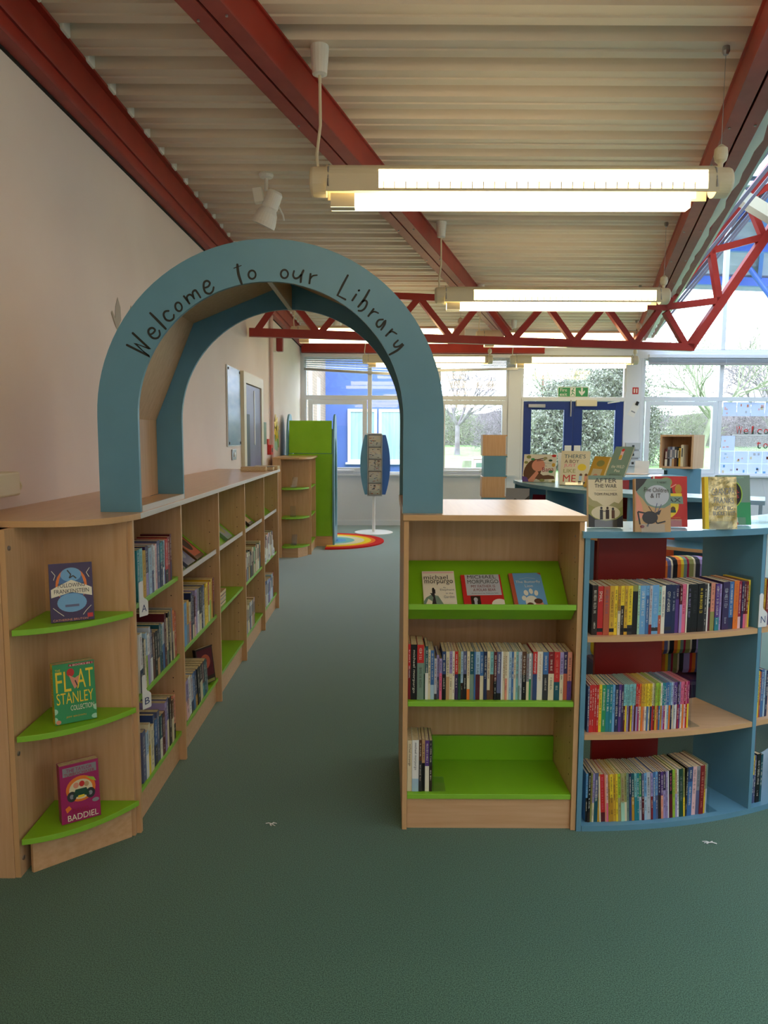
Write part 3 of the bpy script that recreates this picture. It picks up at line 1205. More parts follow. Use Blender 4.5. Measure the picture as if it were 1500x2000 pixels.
ring_unit(.75, 4.62, 1.94, 1.64, 269.7, 3, 22.1, 'foreground curved blue display unit with beech shelves, right of the beech bookcase')
ring_unit(2.98, 5.75, 1.94, 1.64, 176, 3, 22.1, 'curved blue display unit with open sides in the middle distance', backs='mix', shelfmat=BLUE, lv=(.022, .45, .86))
ring_unit(2.85, 4.93, 1.94, 1.64, 96, 2, 17, 'curved blue display unit at the back, below the right cube tower', backs='red', shelfmat=BLUE)

# ============================================================ BOOKS
def ordn(n):
    return '%d%s' % (n, 'th' if 10 <= n % 100 <= 20 else {1: 'st', 2: 'nd', 3: 'rd'}.get(n % 10, 'th'))


def marks(b, z0, z1, xc, wdt, y, mat, rnd):
    """small illegible title marks running down a spine"""
    z = z1
    while z > z0 + .004:
        L = rnd.uniform(.0022, .0046)
        hh = wdt * rnd.uniform(.55, 1.0)
        k = rnd.random()
        if k < .82:
            th = .0009
            if k < .3:
                b.box(xc - hh / 2, xc + hh / 2, y, y + .0002, z - th, z, mat)
                b.box(xc - hh / 2, xc - hh / 2 + .001, y, y + .0002, z - L * .8, z, mat)
            elif k < .6:
                b.box(xc - hh / 2, xc + hh / 2, y, y + .0002, z - L * .45, z - L * .45 + th, mat)
                b.box(xc - hh / 2, xc - hh / 2 + .0012, y, y + .0002, z - L * .8, z, mat)
                b.box(xc + hh / 2 - .0012, xc + hh / 2, y, y + .0002, z - L * .8, z, mat)
            else:
                b.box(xc - hh / 2, xc + hh / 2, y, y + .0002, z - th, z, mat)
                b.box(xc - hh / 2, xc + hh / 2, y, y + .0002, z - L * .8 - th, z - L * .8, mat)
        z -= L + .0006


def luma(c):
    r, g, b = PAL[c]
    return .3 * r + .59 * g + .11 * b


STUFF = MB()


def spine_stuff(M4, t, d, h, c1, c2, split):
    ct = min(.0012, t * .18)
    zs = h * (1 - split) if c2 else 0
    if c2:
        STUFF.box(-t / 2, t / 2, 0, ct, 0, zs, M(c2), M4)
    STUFF.box(-t / 2, t / 2, 0, ct, zs, h, M(c1), M4)
    for sx in (-1, 1):
        x0, x1 = sorted((sx * t / 2, sx * (t / 2 - ct)))
        STUFF.box(x0, x1, ct, d, 0, h, M(c1), M4)
    STUFF.box(-t / 2 + ct, t / 2 - ct, ct, d - .001, .001, h - .0015, PAGES, M4)
    STUFF.box(-t * .2, t * .2, -.0006, 0, h * .45, h * .85, M('ivory' if luma(c1) < 120 else 'charcoal'), M4)


def spine_book(M4, t, d, h, c1, c2, split, label, group, rnd, title=None, hard=False, sticker=None, pg=None, tcol=None, kind='book'):
    b = MB()
    ct = min(.0012 if not hard else .0022, t * .18)
    zs = h * (1 - split) if c2 else 0
    if c2:
        b.box(-t / 2, t / 2, 0, ct, 0, zs, M(c2))
        b.box(-t / 2, t / 2, 0, ct, zs, h, M(c1))
    else:
        b.box(-t / 2, t / 2, 0, ct, 0, h, M(c1))
    for sx in (-1, 1):
        x0, x1 = sorted((sx * t / 2, sx * (t / 2 - ct)))
        b.box(x0, x1, ct, d, 0, h, M(c1))
    if sticker:
        b.box(-t / 2 - .0001, t / 2 + .0001, -.0003, .0, .012, .026, M(sticker))
    o = b.build('book', M4=M4)
    tag(o, label, 'book', group)
    p = MB()
    ins = .003 if hard else .0012
    p.box(-t / 2 + ct, t / 2 - ct, ct, d - (.004 if hard else .0008), ins, h - ins, pg or PAGES)
    p.build('page_block', o)
    if title or t > .006:
        q = MB()
        tc = tcol or ('ivory' if luma(c1) < 120 else rnd.choice(['charcoal', 'charcoal', 'dark red', 'navy']))
        if title:
            s, za, zb = title
            T = Matrix(((0, 1, 0, 0), (0, 0, -1, -.0006), (-1, 0, 0, (za + zb) / 2 * h), (0, 0, 0, 1)))
            q.text(s, T, (zb - za) * h, min(t * .62, .011), M(tc))
        else:
            if c2 and rnd.random() < .8:
                marks(q, zs + h * .05, h * .94, 0, t * .42, -.0006, M(tc), rnd)
                tc2 = 'ivory' if luma(c2) < 120 else 'charcoal'
                if rnd.random() < .7:
                    marks(q, h * .2, zs - h * .08, 0, t * .4, -.0006, M(tc2), rnd)
            else:
                marks(q, h * rnd.uniform(.3, .45), h * rnd.uniform(.85, .95), 0, t * .5, -.0006, M(tc), rnd)
                if rnd.random() < .6:
                    marks(q, h * .12, h * .26, 0, t * .3, -.0006, M(tc), rnd)
        if q.v:
            q.build('title_lettering', o)
    return o


def row(items, place, shelf_phrase, group, seed, d=.128, base='left', used=None, word='paperback', stuff=False):
    """items: (colour, lower colour|None, split, thickness mm, height mm, extras dict)"""
    rnd = random.Random(seed)
    s = 0.0
    for n, it in enumerate(items):
        c1, c2, sp, tmm, hmm = it[:5]
        ex = it[5] if len(it) > 5 else {}
        t = tmm / 1000
        h = hmm / 1000
        dd = ex.get('d', d) * rnd.uniform(.97, 1.02)
        setb = ex.get('set', rnd.uniform(0, .004))
        size = 'slim' if t < .0095 else ('thick' if t > .019 else '')
        adj = ('%s and %s' % (c1, c2)) if c2 else c1
        if ex.get('look'):
            adj = ex['look']
        lab = '%s %s %s, %s from %s, %s' % (size, adj.replace(' and ', '-') if len(adj.split()) > 3 else adj, ex.get('word', word), ordn(n + 1), base, shelf_phrase)
        lab = ' '.join(lab.split())
        M4 = place(s + t / 2, setb, ex.get('lean', 0.0), t)
        if stuff:
            spine_stuff(M4, t - .0006, dd, h, c1, c2, sp)
            s += t
            continue
        spine_book(M4, t - .0006, dd, h, c1, c2, sp, lab, group, rnd, title=ex.get('title'), hard=ex.get('hard', False), sticker=ex.get('st'), tcol=ex.get('tc'), pg=ex.get('pg'))
        s += t / math.cos(math.radians(ex.get('lean', 0))) + ex.get('gap', 0.0)


def lin_place(x0, y0, z, ang):
    """books side by side starting at (x0,y0); ang = heading of the row in degrees, spines face right-hand side of it"""
    a = math.radians(ang)
    def f(s, setb, lean, t):
        x = x0 + math.cos(a) * s
        y = y0 + math.sin(a) * s
        x += -math.sin(a) * setb
        y += math.cos(a) * setb
        l = math.radians(lean)
        lift = abs(math.sin(l)) * t / 2
        return Matrix.Translation((x, y, z + .0004 + lift)) @ Matrix.Rotation(a, 4, 'Z') @ Matrix.Rotation(l, 4, 'Y')
    return f


def arc_place(cx, cy, r, a0, z):
    def f(s, setb, lean, t):
        a = math.radians(a0) + s / r
        rr = r - setb
        l = math.radians(lean)
        return Matrix.Translation((cx + rr * math.cos(a), cy + rr * math.sin(a), z + .0004 + abs(math.sin(l)) * t / 2)) @ Matrix.Rotation(a + math.pi / 2, 4, 'Z') @ Matrix.Rotation(l, 4, 'Y')
    return f


MM = 'michael morpurgo'
A = dict
mid = [
    ('red', 'dark red', .45, 8, 215, A(tc='white')), ('black', None, 0, 19, 214, A(title=(MM, .12, .9), tc='ivory', look='black')),
    ('red', 'grey green', .33, 20, 213, A()), ('grey green', 'dark green', .5, 4, 200), ('dark teal', 'white', .5, 9, 207), ('cream', None, 0, 7, 195), ('blue', 'pale blue', .7, 11, 191),
    ('pale grey', 'charcoal', .86, 8, 160), ('lilac', 'slate', .5, 7, 172, A(set=.01)), ('lilac', 'pink', .35, 8, 160),
    ('dark blue', 'black', .47, 12, 188), ('cream', 'tan', .52, 10, 187), ('lilac', 'cream', .46, 9, 188), ('ivory', None, 0, 7, 188),
    ('red', 'dark purple', .47, 10, 188, A(tc='white')), ('olive', 'dark green', .46, 8, 188), ('pale blue', 'dark brown', .65, 7, 187), ('slate', 'black', .47, 11, 188, A(tc='white')),
    ('cream', 'orange', .78, 9, 188), ('dark teal', 'grey green', .47, 12, 188), ('blue', None, 0, 5, 187), ('pale blue', 'maroon', .47, 13, 187),
    ('blue', 'cream', .5, 11, 187), ('navy', None, 0, 10, 188, A(tc='ivory')), ('cream', 'brown', .8, 9, 188), ('aqua', 'brown', .47, 11, 187), ('maroon', 'black', .6, 9, 187),
    ('slate', 'black', .86, 13, 187, A(title=(MM, .55, .95), tc='white')), ('white', None, 0, 5, 188), ('cream', None, 0, 6, 187), ('cream', 'salmon', .55, 7, 187), ('ivory', None, 0, 5, 187),
    ('pale blue', None, 0, 8, 188), ('blue', None, 0, 6, 187), ('cream', None, 0, 7, 188), ('aqua', None, 0, 7, 187), ('pale grey', 'grey green', .7, 5, 187),
    ('pale grey', None, 0, 6, 187), ('brown', 'black', .48, 13, 188, A(tc='ivory')), ('grey', 'cream', .6, 8, 180), ('white', 'green', .55, 6, 182), ('grey', None, 0, 5, 180), ('red', 'dark blue', .46, 13, 188, A(tc='white', title=(MM, .56, .96))),
    ('ivory', None, 0, 17, 188, A(tc='tan', title=(MM, .4, .95))), ('blue', 'charcoal', .46, 16, 187, A()), ('dark red', 'cream', .45, 17, 188, A(tc='ivory')),
    ('red', 'dark teal', .62, 17, 188, A(tc='salmon')), ('lilac', 'cream', .46, 11, 187), ('dark purple', 'terracotta', .45, 12, 187), ('salmon', 'purple', .6, 13, 187)]
tot = sum(i[3] for i in mid) / 1000
k = (.620) / tot
mid = [tuple([i[0], i[1], i[2], i[3] * k, i[4]] + list(i[5:])) for i in mid]
row(mid, lin_place(.0935, 2.712, .505, 0), 'beech bookcase middle shelf', 'paperbacks packed on the middle shelf of the beech bookcase', 11)
low = [('cream', None, 0, 18, 203, A(title=(MM, .5, .93), tc='charcoal', look='cream')), ('white', 'pale blue', .75, 26, 205, A(title=(MM, .42, .95), tc='charcoal')), ('brown', 'charcoal', .4, 12, 205),
       ('tan', 'black', .45, 12, 205), ('purple', 'ivory', .5, 16, 203), ('charcoal', 'dark brown', .5, 12, 203)]
row(low, lin_place(.0935, 2.712, .1402, 0), 'beech bookcase bottom shelf', 'few paperbacks on the bottom shelf of the beech bookcase', 12)
b = MB()
b.box(0, .003, 0, .12, 0, .20, ACRYL)
b.box(-.09, 0, 0, .12, 0, .0015, ACRYL) if False else None
b.box(0, .05, 0, .12, 0, .0025, ACRYL)
tag(b.build('bookend', loc=(.1925, 2.715, .1402)), 'clear acrylic bookend at the end of the bottom shelf books', 'bookend')

# blue unit shelves
S1 = [('dark brown', None, 0, 15, 190), ('red', None, 0, 15, 186, A(title=('SMALL', .68, .9), tc='ivory', st='black')), ('terracotta', None, 0, 16, 186, A(tc='slate')), ('gold', None, 0, 13, 188, A(st='black', tc='brown')),
      ('yellow', None, 0, 9, 187), ('mustard', 'cream', .5, 8, 186), ('yellow', 'dark brown', .4, 10, 187, A(st='black')), ('gold', None, 0, 9, 187, A(st='black')), ('yellow', 'charcoal', .8, 13, 187, A(st='black', tc='charcoal')),
      ('olive', 'black', .12, 15, 188, A(tc='mint', st='black')), ('mint', None, 0, 6, 187), ('sky blue', None, 0, 16, 187, A(tc='ivory')), ('sky blue', 'blue', .2, 9, 186), ('pale grey', 'dark red', .8, 8, 186),
      ('sky blue', None, 0, 18, 188, A(tc='pale blue', st='charcoal')), ('aqua', 'terracotta', .6, 8, 180), ('ivory', None, 0, 11, 184), ('navy', None, 0, 19, 188, A(title=('CITY of HORSES', .45, .86), tc='ivory', st='charcoal')), ('navy', None, 0, 11, 187, A(tc='pale grey')),
      ('dark purple', 'purple', .3, 11, 186), ('maroon', 'lilac', .4, 8, 184), ('pink', None, 0, 12, 187, A(tc='crimson')), ('ivory', None, 0, 4, 187), ('black', None, 0, 13, 186, A(tc='lilac')),
      ('black', None, 0, 19, 186, A(tc='charcoal')), ('black', None, 0, 19, 187, A(tc='yellow')), ('charcoal', None, 0, 8, 182), ('white', None, 0, 4, 186), ('black', 'maroon', .5, 9, 185), ('salmon', 'olive', .6, 13, 187),
      ('purple', 'teal', .72, 14, 184), ('lilac', None, 0, 8, 180, A(gap=.004)), ('dark purple', None, 0, 22, 188, A(tc='pale grey')), ('blue', 'navy', .75, 15, 187, A(tc='ivory')), ('orange', None, 0, 16, 190, A(tc='terracotta')),
      ('crimson', 'pale pink', .75, 10, 186), ('dark purple', None, 0, 8, 185), ('maroon', 'pink', .7, 8, 184), ('dark red', 'salmon', .7, 7, 184), ('yellow', None, 0, 8, 188)]
tot = sum(i[3] for i in S1) / 1000
k = .665 / tot
S1 = [tuple([i[0], i[1], i[2], i[3] * k, i[4]] + list(i[5:])) for i in S1]
RC = (.75, 4.62)
row(S1, arc_place(RC[0], RC[1], 1.915, 270.9, .760), 'blue unit top shelf', 'paperbacks on the top shelf of the foreground blue unit', 21, d=.13)
S2 = [('slate', None, 0, 7, 180)] + [('red', None, 0, 9, 184)] * 4 + [('yellow', None, 0, 11, 184), ('green', None, 0, 16, 184), ('teal', None, 0, 14, 184), ('teal', None, 0, 11, 184), ('sky blue', None, 0, 9, 184), ('navy', None, 0, 14, 184), ('purple', None, 0, 10, 184), ('dark purple', None, 0, 9, 184)]
for i, c in enumerate(['aqua'] * 7):
    S2.append((c, ['maroon', 'yellow', 'lilac'][i % 3], .45, 7, 184))
for c1, c2 in [('red', 'lilac'), ('red', 'magenta'), ('orange', 'cream'), ('gold', 'orange'), ('gold', 'salmon'), ('yellow', 'ivory'), ('yellow', 'blue'), ('yellow', 'cream'), ('yellow', 'navy'), ('cream', 'red'), ('khaki', 'dark red'), ('lime', 'gold'), ('lime', 'terracotta'), ('lime', 'blue'), ('ivory', 'mustard'), ('teal', 'lilac'), ('teal', 'magenta'), ('blue', 'ivory'), ('blue', 'pale blue'), ('sky blue', 'orange'), ('pale blue', 'navy'), ('lilac', 'cream'), ('purple', 'pale grey'), ('purple', 'white'), ('dark purple', 'crimson'), ('lilac', 'purple'), ('pink', 'ivory'), ('pink', 'orange'), ('crimson', 'pale pink'), ('pink', 'red'), ('magenta', 'yellow')]:
    S2.append((c1, c2, .48, 7, 184))
tot = sum(i[3] for i in S2) / 1000
k = .408 / tot
S2 = [tuple([i[0], i[1], i[2], i[3] * k, i[4] + (i_ % 3)] + list(i[5:])) for i_, i in enumerate(S2)]
row(S2, arc_place(RC[0], RC[1], 1.915, 270.75, .382), 'rainbow row, blue unit', 'rainbow coloured series on the middle shelf of the blue unit', 22, d=.13)
S3 = [('sky blue', 'black', .5, 7, 200), ('black', 'dark brown', .8, 8, 205, A(tc='white')), ('olive', None, 0, 6, 200), ('lilac', 'cream', .6, 6, 200), ('slate', 'dark teal', .5, 12, 202), ('gold', None, 0, 6, 198), ('cream', None, 0, 5, 190), ('red', 'maroon', .8, 14, 197, A(tc='pink')), ('salmon', None, 0, 5, 195),
      ('pale pink', 'pink', .6, 6, 195), ('mustard', None, 0, 6, 196), ('yellow', 'mustard', .5, 10, 197), ('gold', None, 0, 8, 196), ('yellow', None, 0, 7, 198), ('lime', 'khaki', .5, 9, 198), ('khaki', 'mint', .6, 12, 200), ('olive', 'cream', .6, 7, 200), ('grey green', None, 0, 8, 200),
      ('navy', 'dark blue', .5, 8, 198), ('dark teal', 'mustard', .5, 9, 198), ('aqua', 'teal', .5, 8, 197), ('teal', None, 0, 8, 198), ('green', 'pale grey', .5, 8, 196), ('slate', 'maroon', .5, 8, 196), ('sky blue', 'pale blue', .5, 9, 197), ('pale grey', None, 0, 13, 198),
      ('lilac', 'dark red', .5, 7, 195), ('blue', None, 0, 10, 199), ('sky blue', 'slate', .5, 8, 198), ('dark purple', 'dark brown', .5, 9, 198), ('purple', 'salmon', .5, 8, 197), ('dark purple', 'lilac', .4, 9, 197), ('lilac', None, 0, 7, 196), ('white', None, 0, 4, 198), ('black', 'maroon', .5, 12, 200, A(tc='pink')),
      ('lime', None, 0, 9, 202, A(tc='charcoal')), ('tan', 'lilac', .5, 7, 198), ('white', None, 0, 7, 200), ('dark green', None, 0, 14, 202, A(tc='grey')), ('olive', 'yellow', .6, 6, 203), ('charcoal', None, 0, 6, 204), ('dark blue', 'blue', .3, 17, 205, A(tc='ivory')), ('pale pink', None, 0, 15, 204, A(tc='charcoal')),
      ('grey', 'slate', .5, 13, 203), ('dark red', None, 0, 16, 205, A(tc='salmon')), ('khaki', 'yellow', .5, 6, 206), ('grey green', 'pale grey', .5, 5, 208)]
tot = sum(i[3] for i in S3) / 1000
k = .505 / tot
S3 = [tuple([i[0], i[1], i[2], i[3] * k, i[4] - 6] + [A(lean=-3 if 5 < i_ < 40 else 0, **(i[5] if len(i) > 5 else {}))]) for i_, i in enumerate(S3)]
row(S3, arc_place(RC[0], RC[1], 1.915, 270.9, .022), 'blue unit bottom shelf', 'paperbacks on the bottom shelf of the foreground blue unit', 23, d=.135)
nx = [[('maroon', None, 0, 16, 188), ('gold', 'mustard', .5, 14, 188), ('dark red', None, 0, 12, 186), ('slate', None, 0, 12, 186), ('yellow', None, 0, 10, 184)],
      [('khaki', 'maroon', .5, 10, 190), ('yellow', None, 0, 12, 192), ('terracotta', None, 0, 8, 188), ('blue', None, 0, 16, 196), ('pale blue', None, 0, 10, 192), ('navy', None, 0, 12, 190)],
      [('pale grey', 'navy', .5, 12, 200), ('yellow', 'dark blue', .4, 9, 200), ('slate', None, 0, 10, 200), ('black', None, 0, 22, 205), ('dark teal', None, 0, 12, 200)]]
for lst, z, nm in zip(nx, (.76, .382, .022), ('top', 'middle', 'bottom')):
    row(lst, arc_place(RC[0], RC[1], 1.915, 292.6, z), '%s shelf past blue divider' % nm, 'books at the photo edge on the %s shelf of the blue unit' % nm, 30, d=.13)

# acrylic bookends
def bookend(M4, label, mat=ACRYL, h=.2, d=.12):
    b = MB()
    b.box(0, .003, 0, d, 0, h, mat)
    b.box(0.003, .045, 0, d, 0, .002, mat)
    o = b.build('bookend', M4=M4)
    tag(o, label, 'bookend')


bookend(arc_place(RC[0], RC[1], 1.915, 270.9, .76)(.676, 0, 0, 0), 'clear acrylic bookend by the divider on the blue unit top shelf')
bookend(arc_place(RC[0], RC[1], 1.915, 270.75, .382)(.4165, 0, 0, 0), 'clear acrylic bookend closing the rainbow row')
bookend(arc_place(RC[0], RC[1], 1.915, 270.9, .022)(.514, 0, 0, 0), 'clear acrylic bookend on the blue unit bottom shelf')


# letter markers
def marker(loc, rz, letter, label, group=None):
    b = MB()
    b.prism([(-.010, 0), (.030, 0), (.034, .004), (.034, .052), (.028, .060), (.014, .070), (.010, .078), (.010, .128), (.004, .134), (-.004, .134), (-.010, .128)], 0, .0016, 'Y', WHITEP)
    o = b.build('shelf_marker', loc=loc, rot=(0, 0, rz))
    tag(o, label, 'shelf marker', group)
    q = MB()
    q.text(letter, frame_xz(.013, -.0004, .030), .024, .027, M('dark blue'))
    q.build('letter', o)


marker((-.9135, 2.73, .818), math.radians(62), 'A', 'white shelf marker with letter A hanging at the nearest left bay')
marker((-.9135, 2.735, .455), math.radians(62), 'B', 'white shelf marker with letter B hanging at the nearest left bay')
marker((1.469, 2.816, .765), math.radians(21), 'N', 'white shelf marker with letter N on the blue unit divider')

# ---------------- left bays: spines face the aisle
def left_row(items, y0, z, phrase, group, seed, d=.13, x=-.935, stuff=False, fill=None):
    if fill:
        k_ = fill / (sum(i[3] for i in items) / 1000)
        items = [tuple([i[0], i[1], i[2], i[3] * k_] + list(i[4:])) for i in items]
    row(items, _lp(x, y0, z), phrase, group, seed, d=d, base='near end', stuff=stuff)


def _lp(x, y0, z):
    def f(s, setb, lean, t):
        l = math.radians(lean)
        return Matrix.Translation((x - setb, y0 + s, z + .0004 + abs(math.sin(l)) * t / 2)) @ Matrix.Rotation(math.radians(90), 4, 'Z') @ Matrix.Rotation(l, 4, 'Y')
    return f


def mix(names, rnd, tl=(8, 16), hl=(180, 205), lean=0):
    out = []
    for c in names:
        c2 = None
        if isinstance(c, tuple):
            c, c2 = c
        e = A(lean=lean) if lean else {}
        out.append((c, c2, rnd.uniform(.4, .7) if c2 else 0, rnd.uniform(*tl), rnd.uniform(*hl), e))
    return out


R = random.Random(5)
left_row(mix(['teal', ('aqua', 'white'), 'gold', ('dark purple', 'lilac'), 'pale blue', ('pale grey', 'slate'), 'white', 'pale pink', 'slate', ('teal', 'navy'), ('dark teal', 'white'), ('pale blue', 'blue'), ('red', 'black'), 'dark red', ('maroon', 'dark purple')], R, (10, 22), (185, 205)), 2.76, .865, 'nearest left bay top shelf', 'books on the top shelf of the nearest left bay', 41, fill=0.46)
left_row(mix([('white', 'navy'), 'charcoal', 'cream', ('pale blue', 'lime'), ('white', 'lilac'), 'pale grey', ('slate', 'white'), 'brown', 'black', ('charcoal', 'tan'), 'dark teal', ('teal', 'black'), ('pale grey', 'blue'), 'maroon', ('cream', 'grey green'), 'black', ('khaki', 'cream'), ('grey', 'charcoal'), ('orange', 'cream'), 'terracotta'], R, (13, 24), (190, 240), lean=-2), 2.765, .505, 'nearest left bay middle shelf', 'books on the middle shelf of the nearest left bay', 42, d=.15, fill=0.495)
left_row(mix(['slate', ('pale blue', 'white'), ('cream', 'yellow'), 'cream', 'dark blue', ('blue', 'charcoal'), 'slate', ('dark teal', 'ivory'), 'maroon', 'lilac', ('slate', 'cream'), 'dark brown', ('brown', 'cream'), ('salmon', 'black')], R, (14, 24), (185, 225)), 2.765, .14, 'nearest left bay bottom shelf', 'books on the bottom shelf of the nearest left bay', 43, d=.15, fill=0.45)
left_row(mix(['blue', 'sky blue', ('gold', 'grey'), ('cream', 'salmon'), 'navy', ('navy', 'cream'), ('maroon', 'pale pink'), 'lilac', ('grey', 'white'), ('black', 'cream'), 'navy', ('slate', 'pale grey'), 'yellow', 'yellow', ('terracotta', 'ivory'), ('yellow', 'lime'), 'gold', ('dark red', 'brown')], R, (16, 32), (185, 235)), 3.35, .505, 'second left bay middle shelf', 'books on the middle shelf of the second left bay', 44, d=.16, fill=0.655)
left_row(mix(['salmon', ('lilac', 'pale pink'), 'white', ('pale grey', 'navy'), 'blue', ('navy', 'mustard'), 'black', ('black', 'cream'), ('maroon', 'teal'), 'dark teal', ('charcoal', 'grey')], R, (14, 26), (175, 200), lean=-7), 3.36, .14, 'second left bay bottom shelf', 'books on the bottom shelf of the second left bay', 45, fill=0.47)
left_row(mix([('dark teal', 'olive'), 'dark green'], R, (10, 18), (195, 205)), 4.09, .505, 'third left bay middle shelf', 'upright books in the third left bay', 46)
left_row(mix(['charcoal', ('cream', 'pale grey'), ('white', 'red'), 'dark red', ('ivory', 'grey'), 'dark teal', ('cream', 'tan'), ('black', 'olive'), 'black', ('tan', 'charcoal'), ('cream', 'brown'), 'olive', ('green', 'cream'), 'tan', ('brown', 'ivory'), 'cream', ('salmon', 'ivory'), 'grey green', ('cream', 'navy')], R, (18, 36), (185, 205)), 4.86, .505, 'on the middle shelf of the fourth left bay', 'books on the middle shelf of the fourth left bay', 47, stuff=True, fill=0.69)
left_row(mix([('charcoal', 'white'), 'black', ('tan', 'grey'), 'cream', ('olive', 'cream'), ('pale grey', 'slate'), 'ivory', ('grey', 'tan'), 'tan', ('lilac', 'black')], R, (16, 34), (185, 205)), 4.86, .14, 'on the bottom shelf of the fourth left bay', 'books on the bottom shelf of the fourth left bay', 48, stuff=True, fill=0.4)
left_row(mix([('pale grey', 'pale pink'), 'cream', ('maroon', 'ivory'), 'white', ('salmon', 'cream'), 'pale blue', ('dark red', 'ivory'), 'cream', ('charcoal', 'white'), 'maroon'], R, (18, 38), (195, 215)), 5.66, .505, 'on the middle shelf of the fifth left bay', 'books on the middle shelf of the fifth left bay', 49, stuff=True, fill=0.5)
left_row(mix(['charcoal', ('pale blue', 'white'), 'slate', ('dark blue', 'ivory'), 'pale grey', ('sky blue', 'navy'), 'lilac', ('navy', 'white'), 'pale blue', ('crimson', 'dark red')], R, (18, 38), (190, 215)), 5.63, .14, 'on the bottom shelf of the fifth left bay', 'books on the bottom shelf of the fifth left bay', 50, stuff=True, fill=0.55)
for yy, ch in ((5.66, 'E'), (5.86, 'F'), (6.08, 'G')):
    marker((-.925, yy, .507), math.radians(75), ch, 'cream shelf marker with letter %s on the fifth left bay' % ch)


# ---------------- books laid flat / leaning back
def flat_book(M4, w, h, t, c, label, group=None, hard=False, pgm=None, extra=None, art=None):
    """closed book, local frame: front cover facing -Y, spine on the left, standing on z=0"""
    b = MB()
    ct = .0015 if not hard else .0025
    b.box(-w / 2, w / 2, 0, ct, 0, h, M(c))
    b.box(-w / 2, w / 2, t - ct, t, 0, h, M(c))
    b.box(-w / 2, -w / 2 + ct, ct, t - ct, 0, h, M(extra or c))
    o = b.build('book', M4=M4)
    tag(o, label, 'book', group)
    p = MB()
    e = .003 if hard else .001
    p.box(-w / 2 + ct, w / 2 - e, ct, t - ct, e, h - e, pgm or PAGES)
    p.build('page_block', o)
    if art:
        q = MB()
        lay = 0
        tx = MB()
        for it in art:
            lay += 1
            y = -.00012 - .00010 * lay
            k = it[0]
            if k == 'rect':
                _, x0, z0, x1, z1, m = it
                q.face([((x0 - .5) * w, y, z0 * h), ((x1 - .5) * w, y, z0 * h), ((x1 - .5) * w, y, z1 * h), ((x0 - .5) * w, y, z1 * h)], M(m))
            elif k == 'ell':
                _, cx, cz_, rx, rz_, m = it[:6]
                q.face([((min(.997, max(.003, x)) - .5) * w, y, min(.997, max(.003, z)) * h) for x, z in ring_pts(cx, cz_, rx, rz_, 24, it[6] if len(it) > 6 else 0)], M(m))
            elif k == 'poly':
                q.face([((x - .5) * w, y, z * h) for x, z in it[1]], M(it[2]))
            elif k == 'text':
                _, s, cx, cz_, tw, th, m = it[:7]
                an = it[7] if len(it) > 7 else 0
                T = frame_xz((cx - .5) * w, y, cz_ * h) @ Matrix.Rotation(math.radians(an), 4, 'Z')
                tx.text(s, T, tw * w, th * h, M(m))
            elif k == 'line':
                _, pts, wd, m = it
                n = len(pts)
                for i in range(n - 1):
                    a, c_ = Vector(((pts[i][0] - .5) * w, pts[i][1] * h)), Vector(((pts[i + 1][0] - .5) * w, pts[i + 1][1] * h))
                    dd_ = (c_ - a).normalized()
                    nn = Vector((-dd_.y, dd_.x)) * wd * w / 2
                    q.face([(v.x, y, v.y) for v in (a - nn, c_ - nn, c_ + nn, a + nn)], M(m))
        if q.v:
            q.build('cover_picture', o)
        if tx.v:
            tx.build('title_lettering', o)
    return o


def stand_M(x, y, z, yaw, tilt):
    return Matrix.Translation((x, y, z)) @ Matrix.Rotation(math.radians(yaw), 4, 'Z') @ Matrix.Rotation(math.radians(-tilt), 4, 'X')


def easel(x, y, z, yaw, tilt, w, label, h=.16, lip=.03):
    """clear acrylic easel: foot with front lip and a leaning back"""
    T = Matrix.Translation((x, y, z)) @ Matrix.Rotation(math.radians(yaw), 4, 'Z')
    b = MB()
    Tt = Matrix.Rotation(math.radians(-tilt), 4, 'X')
    b.box(-w / 2, w / 2, -.004, -.002, 0.003, lip + .003, ACRYL, Tt)
    b.box(-w / 2, w / 2, -.004, .05, .001, .003, ACRYL)
    b.box(-w / 2, w / 2, .046, .048, .0, h, ACRYL, Matrix.Rotation(math.radians(-tilt), 4, 'X'))
    b.box(-w / 2, w / 2, .04, .13, 0, .002, ACRYL)
    o = b.build('book_stand', M4=T)
    tag(o, label, 'book stand')


